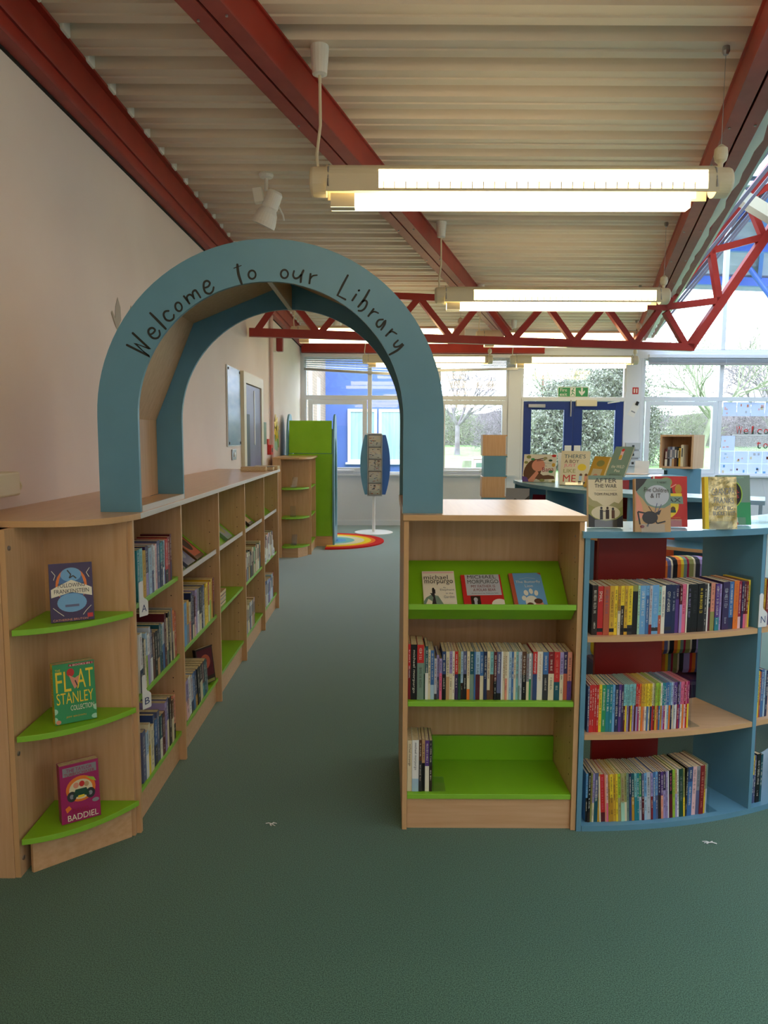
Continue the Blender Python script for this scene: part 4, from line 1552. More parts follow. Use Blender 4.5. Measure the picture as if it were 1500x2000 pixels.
# three face-out books on the curved end unit
fo = [
    (-1.065, 2.478, .864, 27, 10, .138, .200, .022, 'dark purple', 'dark slate cover with orange and blue medallion, on the top lime curved shelf',
     [('ell', .5, .62, .36, .30, 'orange'), ('ell', .5, .58, .30, .34, 'blue'), ('ell', .5, .80, .24, .12, 'sky blue'), ('poly', [(.14, .60), (.5, .71), (.86, .60), (.97, .56), (.97, .42), (.5, .50), (.03, .42), (.03, .56)], 'ivory'), ('ell', .5, .32, .34, .16, 'sky blue'),
      ('rect', .34, .25, .66, .29, 'slate'), ('line', [(.42, .88), (.5, .80), (.46, .74), (.55, .78), (.62, .73)], .03, 'charcoal'), ('line', [(.06, .25), (.18, .17), (.30, .10)], .012, 'ivory'), ('line', [(.94, .25), (.82, .17), (.74, .10)], .012, 'ivory'), ('line', [(.06, .88), (.14, .80), (.10, .72)], .012, 'ivory'), ('line', [(.94, .9), (.86, .82), (.92, .74)], .012, 'ivory'),
      ('rect', .84, .05, .97, .12, 'red'), ('text', 'FOLLOWING', .5, .62, .62, .07, 'charcoal'), ('text', 'FRANKENSTEIN', .5, .52, .80, .07, 'charcoal'), ('text', 'CATHERINE BRUTON', .45, .035, .8, .035, 'salmon')], False),
    (-1.072, 2.490, .502, 33, 6, .137, .208, .046, 'green', 'thick green and yellow paperback, on the middle lime curved shelf',
     [('rect', .38, .94, .98, .98, 'crimson'), ('ell', .0, .22, .08, .05, 'mint'), ('ell', .0, .08, .07, .05, 'mint'), ('ell', 1.0, .2, .08, .05, 'mint'), ('ell', .96, .05, .09, .04, 'mint'), ('ell', .08, .04, .06, .035, 'salmon'),
      ('ell', .42, .84, .09, .07, 'red'), ('poly', [(.38, .80), (.52, .74), (.62, .78), (.60, .62), (.50, .56), (.44, .66)], 'salmon'), ('line', [(.52, .70), (.60, .55)], .03, 'charcoal'),
      ('text', '6 BOOKS IN 1', .68, .958, .55, .028, 'ivory'), ('text', 'THE', .12, .90, .12, .035, 'yellow'), ('text', 'FL', .24, .70, .36, .34, 'yellow'), ('text', 'AT', .76, .72, .40, .32, 'yellow'), ('text', 'STANLEY', .5, .42, .88, .19, 'yellow'), ('text', 'COLLECTION', .66, .245, .56, .085, 'ivory'), ('text', 'JEFF BROWN', .5, .10, .48, .035, 'gold')], False),
    (-1.066, 2.488, .142, 35, 5, .131, .206, .044, 'magenta', 'thick magenta paperback with a cartoon car, on the bottom lime curved shelf',
     [('ell', .52, .55, .38, .22, 'orange'), ('ell', .52, .54, .30, .17, 'cream'), ('rect', .08, .80, .94, .95, 'grey'), ('ell', .28, .44, .12, .09, 'charcoal'), ('ell', .76, .44, .12, .09, 'charcoal'), ('ell', .28, .44, .05, .04, 'grey'), ('ell', .76, .44, .05, .04, 'grey'), ('poly', [(.30, .42), (.74, .42), (.66, .55), (.38, .55)], 'dark green'),
      ('ell', .40, .62, .07, .05, 'salmon'), ('ell', .55, .63, .07, .05, 'red'), ('ell', .67, .61, .06, .045, 'tan'), ('rect', .44, .40, .60, .44, 'yellow'), ('poly', [(.66, .74), (.86, .70), (.92, .62), (.80, .66)], 'lime'), ('poly', [(.1, .26), (.2, .3), (.26, .24), (.14, .18)], 'orange'), ('ell', .88, .30, .09, .035, 'grey'),
      ('text', 'THE TAYLOR', .5, .90, .66, .06, 'magenta'), ('text', 'TURBOCHASER', .5, .83, .78, .05, 'crimson'), ('text', 'DAVID', .48, .19, .40, .075, 'crimson'), ('text', 'BADDIEL', .54, .085, .78, .10, 'ivory')], False),
]
for (x, y, z, yaw, tilt, w, h, t, c, lab, art, hd) in fo:
    o = flat_book(stand_M(x, y, z, yaw, tilt), w, h, t, c, lab, hard=hd, art=art, extra='yellow' if c == 'green' else c)
    if c == 'green':
        q = MB()
        T = Matrix(((0, 0, -1, -w / 2 - .0004), (0, 1, 0, t / 2), (-1, 0, 0, .5 * h), (0, 0, 0, 1)))
        T = Matrix(((0, 0, -1, -w / 2 - .0004), (0, -1, 0, t / 2), (-1, 0, 0, .5 * h), (0, 0, 0, 1)))
        q.text('FLAT STANLEY COLLECTION', T, h * .82, t * .5, M('dark green'))
        q.build('title_lettering', o)

# sloping shelf of the beech bookcase
def slopeM(x, w, yaw=0, up=0.0):
    # panel runs from (y 2.775, z .822) up to (y 2.993, z .99)
    a = Vector((0, 2.692 + .085, .826))
    c = Vector((0, 2.692 + .302, .993))
    d = (c - a).normalized()
    nrm = Vector((0, -d.z, d.y))
    p = a + nrm * .0165 + d * (.004 + up)
    T = Matrix(((1, 0, 0, x), (0, -nrm.y, d.y, p.y), (0, -nrm.z, d.z, p.z), (0, 0, 0, 1)))
    return T @ Matrix.Rotation(math.radians(yaw), 4, 'Y')


flat_book(slopeM(.2205, .128, -1), .128, .196, .014, 'ivory', 'white cover with bold black lettering, left on the sloping lime shelf', art=[
    ('rect', .02, .94, .98, .98, 'pale pink'), ('poly', [(.0, .0), (.68, .0), (.60, .12), (.45, .34), (.25, .38), (.08, .30), (.0, .2)], 'grey green'), ('poly', [(.04, .10), (.14, .27), (.26, .2), (.24, .04), (.06, .0)], 'ivory'), ('poly', [(.2, .0), (.3, .3), (.2, .42), (.34, .40), (.40, .0)], 'charcoal'),
    ('ell', .31, .52, .035, .035, 'charcoal'), ('rect', .27, .40, .37, .51, 'charcoal'), ('poly', [(.75, .0), (.95, .0), (.9, .1), (.8, .12)], 'pale pink'),
    ('text', 'michael', .42, .83, .75, .12, 'charcoal'), ('text', 'morpurgo', .5, .69, .88, .13, 'charcoal'), ('text', 'An', .66, .555, .08, .04, 'grey'), ('text', 'Elephant', .74, .49, .44, .065, 'grey'), ('text', 'in the', .8, .405, .22, .045, 'grey'), ('text', 'Garden', .78, .315, .32, .065, 'grey')])
flat_book(slopeM(.3905, .158, -1.5), .158, .178, .012, 'red', 'red and grey cover, middle of three on the sloping lime shelf', art=[
    ('rect', .10, .40, .96, 1.0, 'pale grey'), ('rect', .18, .02, .42, .38, 'dark brown'), ('ell', .30, .28, .05, .06, 'pale grey'), ('rect', .26, .08, .33, .24, 'pale grey'), ('ell', .88, .14, .2, .15, 'ivory'),
    ('text', 'MICHAEL', .52, .93, .72, .10, 'charcoal'), ('text', 'MORPURGO', .54, .79, .78, .11, 'charcoal'), ('text', 'MY FATHER IS', .53, .655, .6, .075, 'dark red'), ('text', 'A POLAR BEAR', .55, .55, .56, .075, 'dark red'), ('text', 'illustrated by Felicita Sala', .55, .45, .66, .035, 'charcoal')])
flat_book(slopeM(.570, .128, -2), .128, .188, .015, 'sky blue', 'blue cover with a white paw print, right on the sloping lime shelf', extra='terracotta', art=[
    ('rect', 0, 0, .12, 1, 'terracotta'), ('poly', [(.88, 1), (1, 1), (1, .93)], 'terracotta'), ('ell', .33, .31, .07, .065, 'ivory', .4), ('ell', .42, .45, .07, .075, 'ivory', .2), ('ell', .58, .49, .06, .075, 'ivory'), ('ell', .73, .44, .06, .075, 'ivory', -.3), ('ell', .55, .20, .20, .17, 'ivory'),
    ('ell', .48, .10, .12, .09, 'brown'), ('ell', .62, .10, .06, .05, 'ivory'), ('ell', .76, .13, .12, .10, 'salmon'), ('ell', .74, .22, .13, .07, 'brown'),
    ('text', 'The Butterfly', .55, .74, .76, .085, 'ivory'), ('text', 'Lion', .55, .635, .24, .075, 'ivory'), ('line', [(.3, .83), (.55, .86), (.8, .83)], .006, 'ivory')])

# face-out books on the foreground blue top
ZB = 1.1575
bt = [
    (.838, 2.765, 0, 8, .130, .196, .024, 'cream', 'khaki valley cover with three silhouettes, leftmost on the foreground blue worktop',
     [('rect', 0, .75, 1, 1, 'grey green'), ('rect', 0, .50, 1, .92, 'cream'), ('poly', [(0, .2), (0, .60), (.12, .52), (.25, .50), (.42, .42), (.6, .42), (.75, .49), (.88, .46), (1, .56), (1, .2)], 'khaki'), ('poly', [(0, .1), (0, .44), (.2, .38), (.35, .30), (.7, .30), (1, .40), (1, .1)], 'olive'), ('ell', .5, .28, .42, .14, 'cream'), ('poly', [(0, 0), (0, .26), (.2, .16), (.5, .12), (.8, .15), (1, .24), (1, 0)], 'charcoal'),
      ('rect', .33, .15, .42, .34, 'charcoal'), ('ell', .375, .37, .035, .026, 'charcoal'), ('rect', .50, .16, .60, .34, 'dark brown'), ('ell', .55, .37, .035, .026, 'dark brown'), ('rect', .67, .17, .76, .33, 'brown'), ('ell', .71, .355, .035, .026, 'charcoal'), ('line', [(.42, .31), (.52, .31)], .02, 'charcoal'),
      ('text', 'AFTER', .5, .905, .64, .085, 'charcoal'), ('text', 'THE WAR', .5, .80, .64, .075, 'charcoal'), ('line', [(.22, .715), (.82, .715)], .004, 'charcoal'), ('text', 'TOM PALMER', .5, .64, .68, .05, 'charcoal')]),
    (.968, 2.632, 0, 8, .129, .192, .022, 'tan', 'brown and pale green cover with a long-armed creature, by the blue worktop front edge',
     [('rect', .03, .45, 1, 1, 'grey green'), ('poly', [(.03, .75), (.03, 1), (.35, 1), (.25, .90)], 'charcoal'), ('ell', .62, .68, .34, .20, 'pale grey'), ('poly', [(.03, .2), (.03, .75), (.22, .62), (.35, .50), (.62, .44), (.8, .44), (1, .52), (1, .1)], 'tan'), ('poly', [(.03, .2), (.03, .78), (.12, .65), (.2, .5), (.25, .3)], 'salmon'),
      ('ell', .42, .27, .22, .12, 'charcoal'), ('line', [(.3, .35), (.08, .38), (.14, .14)], .045, 'charcoal'), ('line', [(.5, .3), (.62, .16), (.85, .2)], .04, 'charcoal'), ('line', [(.4, .2), (.34, .1)], .05, 'charcoal'), ('poly', [(.5, .34), (.74, .42), (.68, .32)], 'charcoal'), ('line', [(.56, .38), (.62, .54)], .02, 'slate'), ('line', [(.64, .38), (.74, .52)], .02, 'slate'), ('line', [(.5, .36), (.38, .48)], .02, 'charcoal'), ('ell', .2, .10, .06, .03, 'dark red'),
      ('text', 'E. NESBIT', .76, .93, .26, .035, 'charcoal'), ('text', 'Five Children', .60, .79, .68, .085, 'dark brown', -2), ('text', '& IT', .58, .68, .28, .085, 'dark brown')]),
    (1.092, 2.79, 0, 8, .130, .193, .020, 'red', 'red hardback with yellow circle, standing behind the long-armed creature cover',
     [('rect', 0, 0, .05, 1, 'ivory'), ('ell', .35, .42, .40, .26, 'yellow'), ('ell', .38, .88, .18, .10, 'olive'), ('ell', .40, .80, .12, .12, 'gold'), ('poly', [(.26, .60), (.6, .60), (.55, .78), (.34, .80)], 'charcoal'), ('ell', .74, .74, .10, .10, 'mustard'), ('line', [(.5, .77), (.68, .84)], .03, 'salmon'), ('rect', .2, .60, .84, .66, 'yellow'), ('poly', [(.1, .48), (.88, .45), (.86, .60), (.12, .61)], 'grey green'), ('ell', .58, .35, .07, .05, 'brown'), ('rect', .5, .28, .66, .33, 'dark green'), ('rect', .36, .28, .48, .36, 'dark red'),
      ('text', 'MAX', .50, .53, .62, .085, 'charcoal'), ('text', 'Illustrated by', .64, .18, .3, .025, 'gold'), ('text', 'Rikin Parekh', .64, .14, .34, .028, 'gold')]),
    (1.256, 2.725, 2, 8, .122, .195, .022, 'khaki', 'crinkled gold foil cover with a yellow spine, on the blue worktop',
     [('rect', 0, 0, .12, 1, 'yellow'), ('text', 'GRANDPA', .58, .72, .72, .13, 'grey', 3), ('text', 'FRANKS', .6, .55, .62, .11, 'grey', -2), ('text', 'GREAT BIG', .58, .40, .58, .075, 'grey'), ('text', 'BUCKET LIST', .6, .30, .68, .075, 'grey')]),
    (1.372, 2.862, 3, 9, .130, .195, .02, 'grey green', 'dark green cover with red lettered black disc, rightmost on the foreground blue worktop',
     [('rect', .0, 0, 1, .45, 'green'), ('ell', .36, .62, .40, .30, 'lime'), ('ell', .36, .62, .37, .28, 'black'), ('text', 'SERIOUSLY', .36, .72, .5, .06, 'red', 18), ('text', 'MEATBALL', .36, .62, .6, .07, 'red', 18), ('text', 'IN TROUBLE', .38, .52, .54, .06, 'red', 18), ('text', 'JENNY PEARSON', .45, .95, .7, .04, 'mint'), ('ell', .46, .23, .10, .07, 'dark brown'), ('ell', .46, .21, .07, .05, 'brown'), ('poly', [(.38, .05), (.36, .15), (.58, .15), (.60, .05)], 'ivory'), ('rect', .36, .0, .6, .05, 'red')]),
]
for (x, y, yaw, tilt, w, h, t, c, lab, art) in bt:
    o = flat_book(stand_M(x, y, ZB + .004, yaw, tilt), w, h, t, c, lab, art=art, extra='yellow' if c == 'khaki' else c)
    easel(x, y, ZB, yaw, tilt, .085, 'clear acrylic stand holding the ' + ' '.join(lab.split(',')[0].split()[:9]))
    if c == 'khaki':
        gf = noise_mat('crinkled_gold_foil', (150, 136, 84), (226, 214, 166), (1, 1, 1), 30, .25, bump=1.0, bscale=55, spec=.6, lo=.4, hi=.6)
        gf.node_tree.nodes['Principled BSDF'].inputs['Metallic'].default_value = .75
        o.data.materials[0] = gf

# books on the middle distance unit
b2 = [
    (1.165, 5.56, -18, 24, .245, .225, .012, 'ivory', 'wide cream picture book with a long-haired girl and leaves, left on the middle blue unit',
     [('ell', .30, .42, .26, .42, 'brown', -.3), ('ell', .46, .60, .20, .22, 'salmon', -.2), ('poly', [(.2, .1), (.42, .42), (.5, .30), (.34, .0), (.1, .0)], 'salmon'), ('poly', [(.38, .12), (.5, .34), (.62, .24), (.78, .26), (.95, .22), (.98, .12), (.7, .10), (.5, .08)], 'brown'), ('line', [(.4, .8), (.62, .86)], .03, 'dark brown'), ('line', [(.4, .76), (.66, .80)], .02, 'dark brown'), ('poly', [(0, 0), (0, .2), (.14, .16), (.2, 0)], 'purple'),
      ('ell', .15, .90, .07, .06, 'olive'), ('ell', .28, .82, .06, .04, 'green'), ('ell', .08, .70, .06, .05, 'olive'), ('ell', .66, .86, .06, .05, 'khaki'), ('ell', .82, .78, .06, .04, 'dark green'), ('ell', .92, .95, .07, .05, 'red'), ('ell', .92, .62, .05, .07, 'gold'), ('ell', .85, .38, .07, .05, 'green'), ('ell', .6, .06, .08, .05, 'olive'), ('ell', .94, .03, .05, .03, 'olive'),
      ('text', 'My name', .74, .68, .2, .05, 'grey'), ('text', 'is', .70, .58, .05, .05, 'grey'), ('text', 'Bana', .76, .46, .34, .16, 'crimson', 6)]),
    (1.344, 5.218, -20, 20, .20, .255, .022, 'cream', 'tall cream picture book with large coloured lettering on the middle blue unit',
     [('ell', .74, .52, .15, .10, 'yellow'), ('ell', .72, .30, .05, .04, 'brown'), ('rect', .66, .14, .76, .27, 'pale blue'), ('ell', .90, .30, .05, .04, 'brown'), ('rect', .84, .12, .96, .27, 'salmon'), ('rect', .64, .02, .74, .12, 'charcoal'), ('rect', .82, .02, .92, .10, 'charcoal'),
      ('text', "THERE'S", .48, .84, .74, .11, 'dark teal'), ('text', 'A BOY', .38, .69, .5, .10, 'maroon'), ('text', 'JUST', .32, .56, .42, .11, 'pink'), ('text', 'LIKE', .32, .41, .42, .11, 'olive'), ('text', 'ME', .33, .19, .44, .2, 'red')]),
    (1.395, 4.97, -72, 22, .18, .225, .014, 'gold', 'yellow picture book turned aside, third on the middle blue unit',
     [('ell', .55, .78, .25, .10, 'olive'), ('rect', .2, .05, .8, .6, 'cream'), ('ell', .5, .3, .2, .14, 'salmon'), ('ell', .3, .2, .1, .1, 'brown')]),
    (2.02, 6.47, -58, 26, .20, .285, .016, 'grey green', 'sage green book with pale lettering tilted by the fire doors',
     [('rect', .4, .55, .56, .9, 'pale pink'), ('ell', .48, .88, .08, .05, 'red'), ('ell', .46, .64, .08, .08, 'gold'), ('text', 'the WILD', .5, .32, .7, .10, 'ivory'), ('text', 'Pea', .55, .18, .3, .09, 'ivory')]),
]
for (x, y, yaw, tilt, w, h, t, c, lab, art) in b2:
    flat_book(stand_M(x, y, ZB + .004, yaw, tilt), w, h, t, c, lab, art=art, hard=True)
    easel(x, y, ZB, yaw, tilt, w * .6, 'clear acrylic stand under the ' + ' '.join(lab.split(',')[0].split()[:8]), h=.12, lip=.02)
flat_book(stand_M(1.35, 5.43, ZB + .004, -8, 18), .13, .235, .01, 'white', 'white booklet peeping out behind the tall cream picture book')
flat_book(stand_M(.955, 5.30, .885, -18, 14), .17, .25, .012, 'dark brown', 'dark book leaning against the left end of the middle blue unit', art=[('rect', 0, .6, 1, 1, 'grey'), ('poly', [(0, .45), (.4, .7), (.7, .6), (1, .8), (1, .5), (0, .3)], 'charcoal'), ('text', 'TRO', .55, .22, .5, .16, 'tan')])
b = MB()
b.box(-.11, .11, -.11, .09, .0, .02, BLUE)
b.box(-.09, .09, -.09, .07, .02, .86, BLUE)
b.box(-.12, .12, -.12, .10, .86, .884, BLUE)
tag(b.build('display_plinth', loc=(.955, 5.32, 0), rot=(0, 0, math.radians(-18))), 'narrow blue plinth below the dark leaning book', 'plinth')
# two books inside the middle unit
flat_book(stand_M(1.215, 5.55, .8605, -20, 26), .21, .22, .012, 'crimson', 'crimson book lying back inside the middle blue unit', art=[('rect', .1, .6, .5, .8, 'magenta')])
flat_book(stand_M(1.27, 5.30, .8605, -20, 24), .2, .225, .014, 'mustard', 'mustard book with black lettering inside the middle blue unit', art=[('text', 'HEY', .35, .86, .5, .14, 'black'), ('poly', [(.7, .5), (.8, 1), (.9, 1), (.8, .5)], 'dark brown'), ('poly', [(.92, .5), (.97, 1), (1, .9), (1, .5)], 'ivory')])
# empty stand at the photo's right edge
easel(1.545, 2.93, ZB, 22, 18, .12, 'empty clear acrylic stand at the right end of the blue worktop', h=.2)

# leaning books on the sloping display shelves of the left bays (facing the aisle)
def aisle_slope(y, w, h, t, c, lab, art):
    T = Matrix.Translation((-.915 - .064, y, .8455)) @ Matrix.Rotation(math.radians(90), 4, 'Z') @ Matrix.Rotation(math.radians(-50.5), 4, 'X') @ Matrix.Translation((0, -t - .0008, 0))
    flat_book(T, w, h, t, c, lab, art=art)


aisle_slope(3.50, .13, .19, .012, 'white', 'white and black paperback, nearest on the sloping shelf of the second left bay', [('rect', 0, 0, 1, .3, 'charcoal'), ('ell', .5, .6, .3, .2, 'pale blue')])
aisle_slope(3.665, .14, .20, .02, 'slate', 'grey blue paperback, middle of the second left bay sloping shelf', [('ell', .5, .5, .35, .3, 'grey'), ('rect', .1, .8, .9, .92, 'pale grey')])
aisle_slope(3.845, .16, .225, .022, 'brown', 'brown and red paperback on the sloping shelf of the second left bay', [('rect', .1, .1, .9, .9, 'terracotta'), ('ell', .5, .5, .3, .25, 'dark brown'), ('rect', .15, .78, .85, .88, 'tan')])
aisle_slope(4.60, .15, .21, .02, 'grey green', 'grey green paperback on the sloping shelf of the third left bay', [('rect', .1, .1, .9, .9, 'grey'), ('ell', .5, .5, .3, .3, 'olive')])
aisle_slope(5.35, .15, .20, .02, 'dark brown', 'dark paperback on the sloping shelf of the fourth left bay', [('rect', .1, .1, .9, .5, 'tan')])
for i, c in enumerate(['charcoal', 'pale grey', 'slate', 'tan']):
    T = Matrix.Translation((-.945, 4.26 + .003 * i, .5055 + .022 * i + .020)) @ Matrix.Rotation(math.radians(90), 4, 'Z') @ Matrix.Rotation(math.radians(-90), 4, 'X')
    flat_book(T @ Matrix.Translation((0, 0, 0)), .16, .125, .019, c, 'paperback lying flat in the third left bay, %s of the stack' % ['lowest', 'second from bottom', 'third from bottom', 'topmost'][i], 'stack of flat paperbacks in the third left bay')
# one propped open on the bottom shelf, second bay
flat_book(Matrix.Translation((-.955, 3.90, .155)) @ Matrix.Rotation(math.radians(62), 4, 'Z') @ Matrix.Rotation(math.radians(-8), 4, 'X'), .13, .20, .02, 'dark brown', 'dark red brown book turned face out at the end of the second left bay', art=[('rect', .05, .2, .95, .95, 'maroon'), ('ell', .5, .6, .3, .2, 'terracotta'), ('rect', .35, .02, .95, .10, 'olive')])

# flat books on the short worktop
tops = [(-1.06, 6.01, 5, .20, .14, .034, 'tan', 'thick tan book lying at the near end of the far worktop'), (-1.03, 6.17, 3, .21, .13, .028, 'charcoal', 'charcoal covered book lying flat, middle on the far worktop'), (-1.0, 6.31, -2, .2, .11, .03, 'cream', 'cream book lying flat at the far end of the worktop')]
for (x, y, rz, w, h, t, c, lab) in tops[:1] + tops[1:]:
    T = Matrix.Translation((x, y - (.0 if c != 'cream' else 0), ZW + .0235 + t)) @ Matrix.Rotation(math.radians(rz), 4, 'Z') @ Matrix.Rotation(math.radians(-90), 4, 'X')
    flat_book(T @ Matrix.Translation((0, 0, -h / 2)), w, h, t, c, lab, 'books lying on the far worktop')

# ============================================================ FAR FURNITURE
# second curved end unit and the run behind it
e2 = thing('curved_end_unit', 'distant beech curved end unit with three empty lime shelves', 'bookcase', (-1.36, 9.0, 0))
b = MB()
b.box(0, .018, -.0, .32, 0, 1.215, WOOD)
b.box(.018, .10, .0, .018, 0, 1.215, WOOD)
b.box(0, .018, .0, .32, 0, 1.215, WOOD) if False else None
b.build('side_panel', e2)
b = MB()
b.box(.02, .42, .25, .266, 0, 1.215, WOOD)
b.build('back_panel', e2)
for z in (.14, .5, .862):
    b = MB()
    b.prism([(.10, .245), (.10, .02)] + bez((.12, -.02), (.36, -.02), (.42, .245))[1:], z - .02, z, 'Z', GREEN, side=GREEN_EDGE)
    b.build('shelf', e2)
b = MB()
b.prism([(.10, .03), (.30, .02), (.40, .20), (.38, .22), (.12, .05)], 0, .118, 'Z', WOODX)
b.build('plinth', e2)
b = MB()
b.prism([(0, -.01), (.26, -.02)] + bez((.30, -.03), (.46, 0), (.46, .28))[1:] + [(.46, .95), (0, .95)], 1.2155, 1.238, 'Z', WOODY, side=WEDGE)
b.build('worktop', e2)
e3 = thing('bookcase', 'distant beech bay behind the curved end unit, seen nearly edge on', 'bookcase', (-.92, 9.27, 0))
b = MB()
b.box(-.3, 0, 0, .018, 0, 1.215, WOOD)
b.box(-.3, 0, .62, .638, 0, 1.215, WOOD)
b.build('side_panel', e3)
b = MB()
b.box(-.312, -.3, 0, .638, 0, 1.215, WOOD)
b.build('back_panel', e3)
b = MB()
b.box(-.03, -.015, .02, .618, 0, .118, WOODX)
b.build('plinth', e3)
for z in (.14, .5, .862):
    b = MB()
    b.box(-.3, -.006, .019, .619, z - .02, z, GREEN)
    b.build('shelf', e3)
R = random.Random(9)
for z, nm, names in ((.14, 'bottom', ['ivory', 'pale blue', 'maroon', 'cream', 'lilac', 'slate']), (.5, 'middle', ['charcoal', 'brown', 'slate', 'dark red', 'navy', 'tan'])):
    row(mix(names, R, (20, 34), (190, 220)), _lp(-.94, 9.30, z), 'on the %s shelf of the distant edge-on bay' % nm, 'books on the %s shelf of the distant bay' % nm, 60, base='near end', stuff=True)
for z, yw, nm in ((.862, -12, 'top'), (.5, 6, 'middle'), (.14, -4, 'bottom')):
    easel(-1.13, 9.10, z + .001, 0 + yw, 20, .07, 'empty clear acrylic stand on the %s shelf of the distant curved end unit' % nm, h=.15)

# green reading pod
pod = thing('reading_pod', 'tall lime green reading pod with blue arched end panels', 'reading pod', (-1.0, 9.97, 0))
b = MB()
b.box(-.29, .30, .0, .02, .14, 1.26, GREEN)
b.build('front_panel', pod)
b = MB()
b.prism([(.0, 1.268), (.02, 1.268), (.075, 1.70), (.055, 1.705)], -.285, .29, 'X', GREEN)
b.build('upper_panel', pod)
b = MB()
b.box(-.29, .30, .012, .03, 0, .139, WOODX)
b.build('plinth', pod)
for x0, nm in ((-.325, 'l'), (.3005, 'r')):
    b = MB()
    o = [(.0, 0.0), (-.03, .6), (-.02, 1.1), (.03, 1.5), (.10, 1.68), (.20, 1.775), (.32, 1.80), (.44, 1.775), (.54, 1.68), (.61, 1.5), (.66, 1.1), (.67, .6), (.64, 0)]
    o = smooth_line(o, False, 3)
    cyc = [(.32 + .19 * math.cos(math.radians(a)), .85 + .62 * math.sin(math.radians(a))) for a in range(0, 360, 10)]
    if x0 > 0:
        # ring shaped panel: strips between outline and opening
        n = len(cyc)
        oo = []
        for a in range(0, 360, 10):
            d = Vector((math.cos(math.radians(a)), math.sin(math.radians(a)) * 1.6)).normalized()
            t = 0
            p = Vector((.32, .85))
            best = p
            for s_ in range(1, 200):
                q = p + d * (s_ * .01)
                yy, zz = q.x, q.y
                # outline test
                lim = None
                inside = zz > 0.001 and zz < 1.80
                if inside:
                    xs = []
                    for (a0, c0), (a1, c1) in zip(o[:-1], o[1:]):
                        if (c0 - zz) * (c1 - zz) <= 0 and c0 != c1:
                            xs.append(a0 + (a1 - a0) * (zz - c0) / (c1 - c0))
                    inside = len(xs) >= 2 and min(xs) < yy < max(xs)
                if not inside:
                    break
                best = q
            oo.append((best.x, best.y))
        for i in range(n):
            j = (i + 1) % n
            A_, B_, C_, D_ = cyc[i], cyc[j], oo[j], oo[i]
            for x in (x0, x0 + .024):
                f = [(x, A_[0], A_[1]), (x, B_[0], B_[1]), (x, C_[0], C_[1]), (x, D_[0], D_[1])]
                b.face(f if x == x0 else f[::-1], BLUE)
            b.face([(x0, A_[0], A_[1]), (x0 + .024, A_[0], A_[1]), (x0 + .024, B_[0], B_[1]), (x0, B_[0], B_[1])], BLUE)
            b.face([(x0, D_[0], D_[1]), (x0, C_[0], C_[1]), (x0 + .024, C_[0], C_[1]), (x0 + .024, D_[0], D_[1])], BLUE)
    else:
        b.prism(o, x0, x0 + .024, 'X', BLUE)
    b.build('end_panel', pod)
b = MB()
b.box(-.29, .30, .56, .58, 0, 1.6, BLUE)
b.box(-.29, .30, .04, .56, .38, .40, BLUE)
b.build('seat_and_back', pod)

# rainbow rug
b = MB()
cols = [('red', .78), ('orange', .66), ('yellow', .60), ('cream', .50), ('aqua', .36), ('sky blue', .24), ('blue', .12)]
RG = {}
for i, (c, r) in enumerate(cols):
    if c not in RG:
        RG[c] = noise_mat('rug_pile_' + c.replace(' ', '_'), PAL[c], tuple(min(255, int(v * 1.1)) for v in PAL[c]), (1, 1, 1), 200, .95, bump=.8, spec=.05)
    rin = cols[i + 1][1] if i + 1 < len(cols) else .001
    b.arc(0, 0, rin, r, -90, 90, .0, .018, RG[c], 28)
tag(b.build('rainbow_rug', loc=(-.78, 10.45, .0005)), 'half round rainbow rug on the carpet beside the green pod', 'rug')

# newspaper stand
ns = thing('newspaper_stand', 'white pedestal newspaper stand with curved blue sides on a round base', 'display stand', (-.16, 11.45, 0))
b = MB()
b.lathe([(.30, 0), (.30, .008), (.28, .013), (.03, .016)], 0, 0, 40, WHITEP)
b.build('base', ns)
b = MB()
b.tube([(0, 0, .015), (0, 0, .60)], .024, 16, WHITEP)
b.build('pole', ns)
b = MB()
b.box(-.10, .13, -.07, .07, .575, .592, METAL)
b.box(-.10, .13, .05, .07, .59, 1.53, METAL)
b.box(-.10, -.088, -.08, .07, .59, 1.53, METAL)
b.box(.118, .13, -.08, .07, .59, 1.53, METAL)
b.box(-.12, .12, -.08, .08, 1.53, 1.545, WHITEP)
b.build('rack_body', ns)
for sx in (-1, 1):
    b = MB()
    xo = .015
    out = []
    for i in range(13):
        z = .60 + .92 * i / 12
        u = (z - 1.06) / .46
        out.append((sx * (.160 + .072 * (1 - u * u)) + xo + .006, z))
    out += [(sx * .108 + xo, 1.52), (sx * .108 + xo, .60)]
    b.prism(out, -.055, -.035, 'Y', BLUE if sx < 0 else pmat('royal_blue_side_panel', (60, 110, 190), .35))
    b.build('side_wing', ns)
for i in range(5):
    z = .60 + .185 * i
    b = MB()
    b.box(-.088, .118, -.085, -.080, z, z + .07, ACRYL)
    b.box(-.088, .118, -.085, .05, z - .004, z, METAL)
    b.build('pocket', ns)
paper = pmat('newsprint', (206, 198, 182), .8)
random.seed(12)
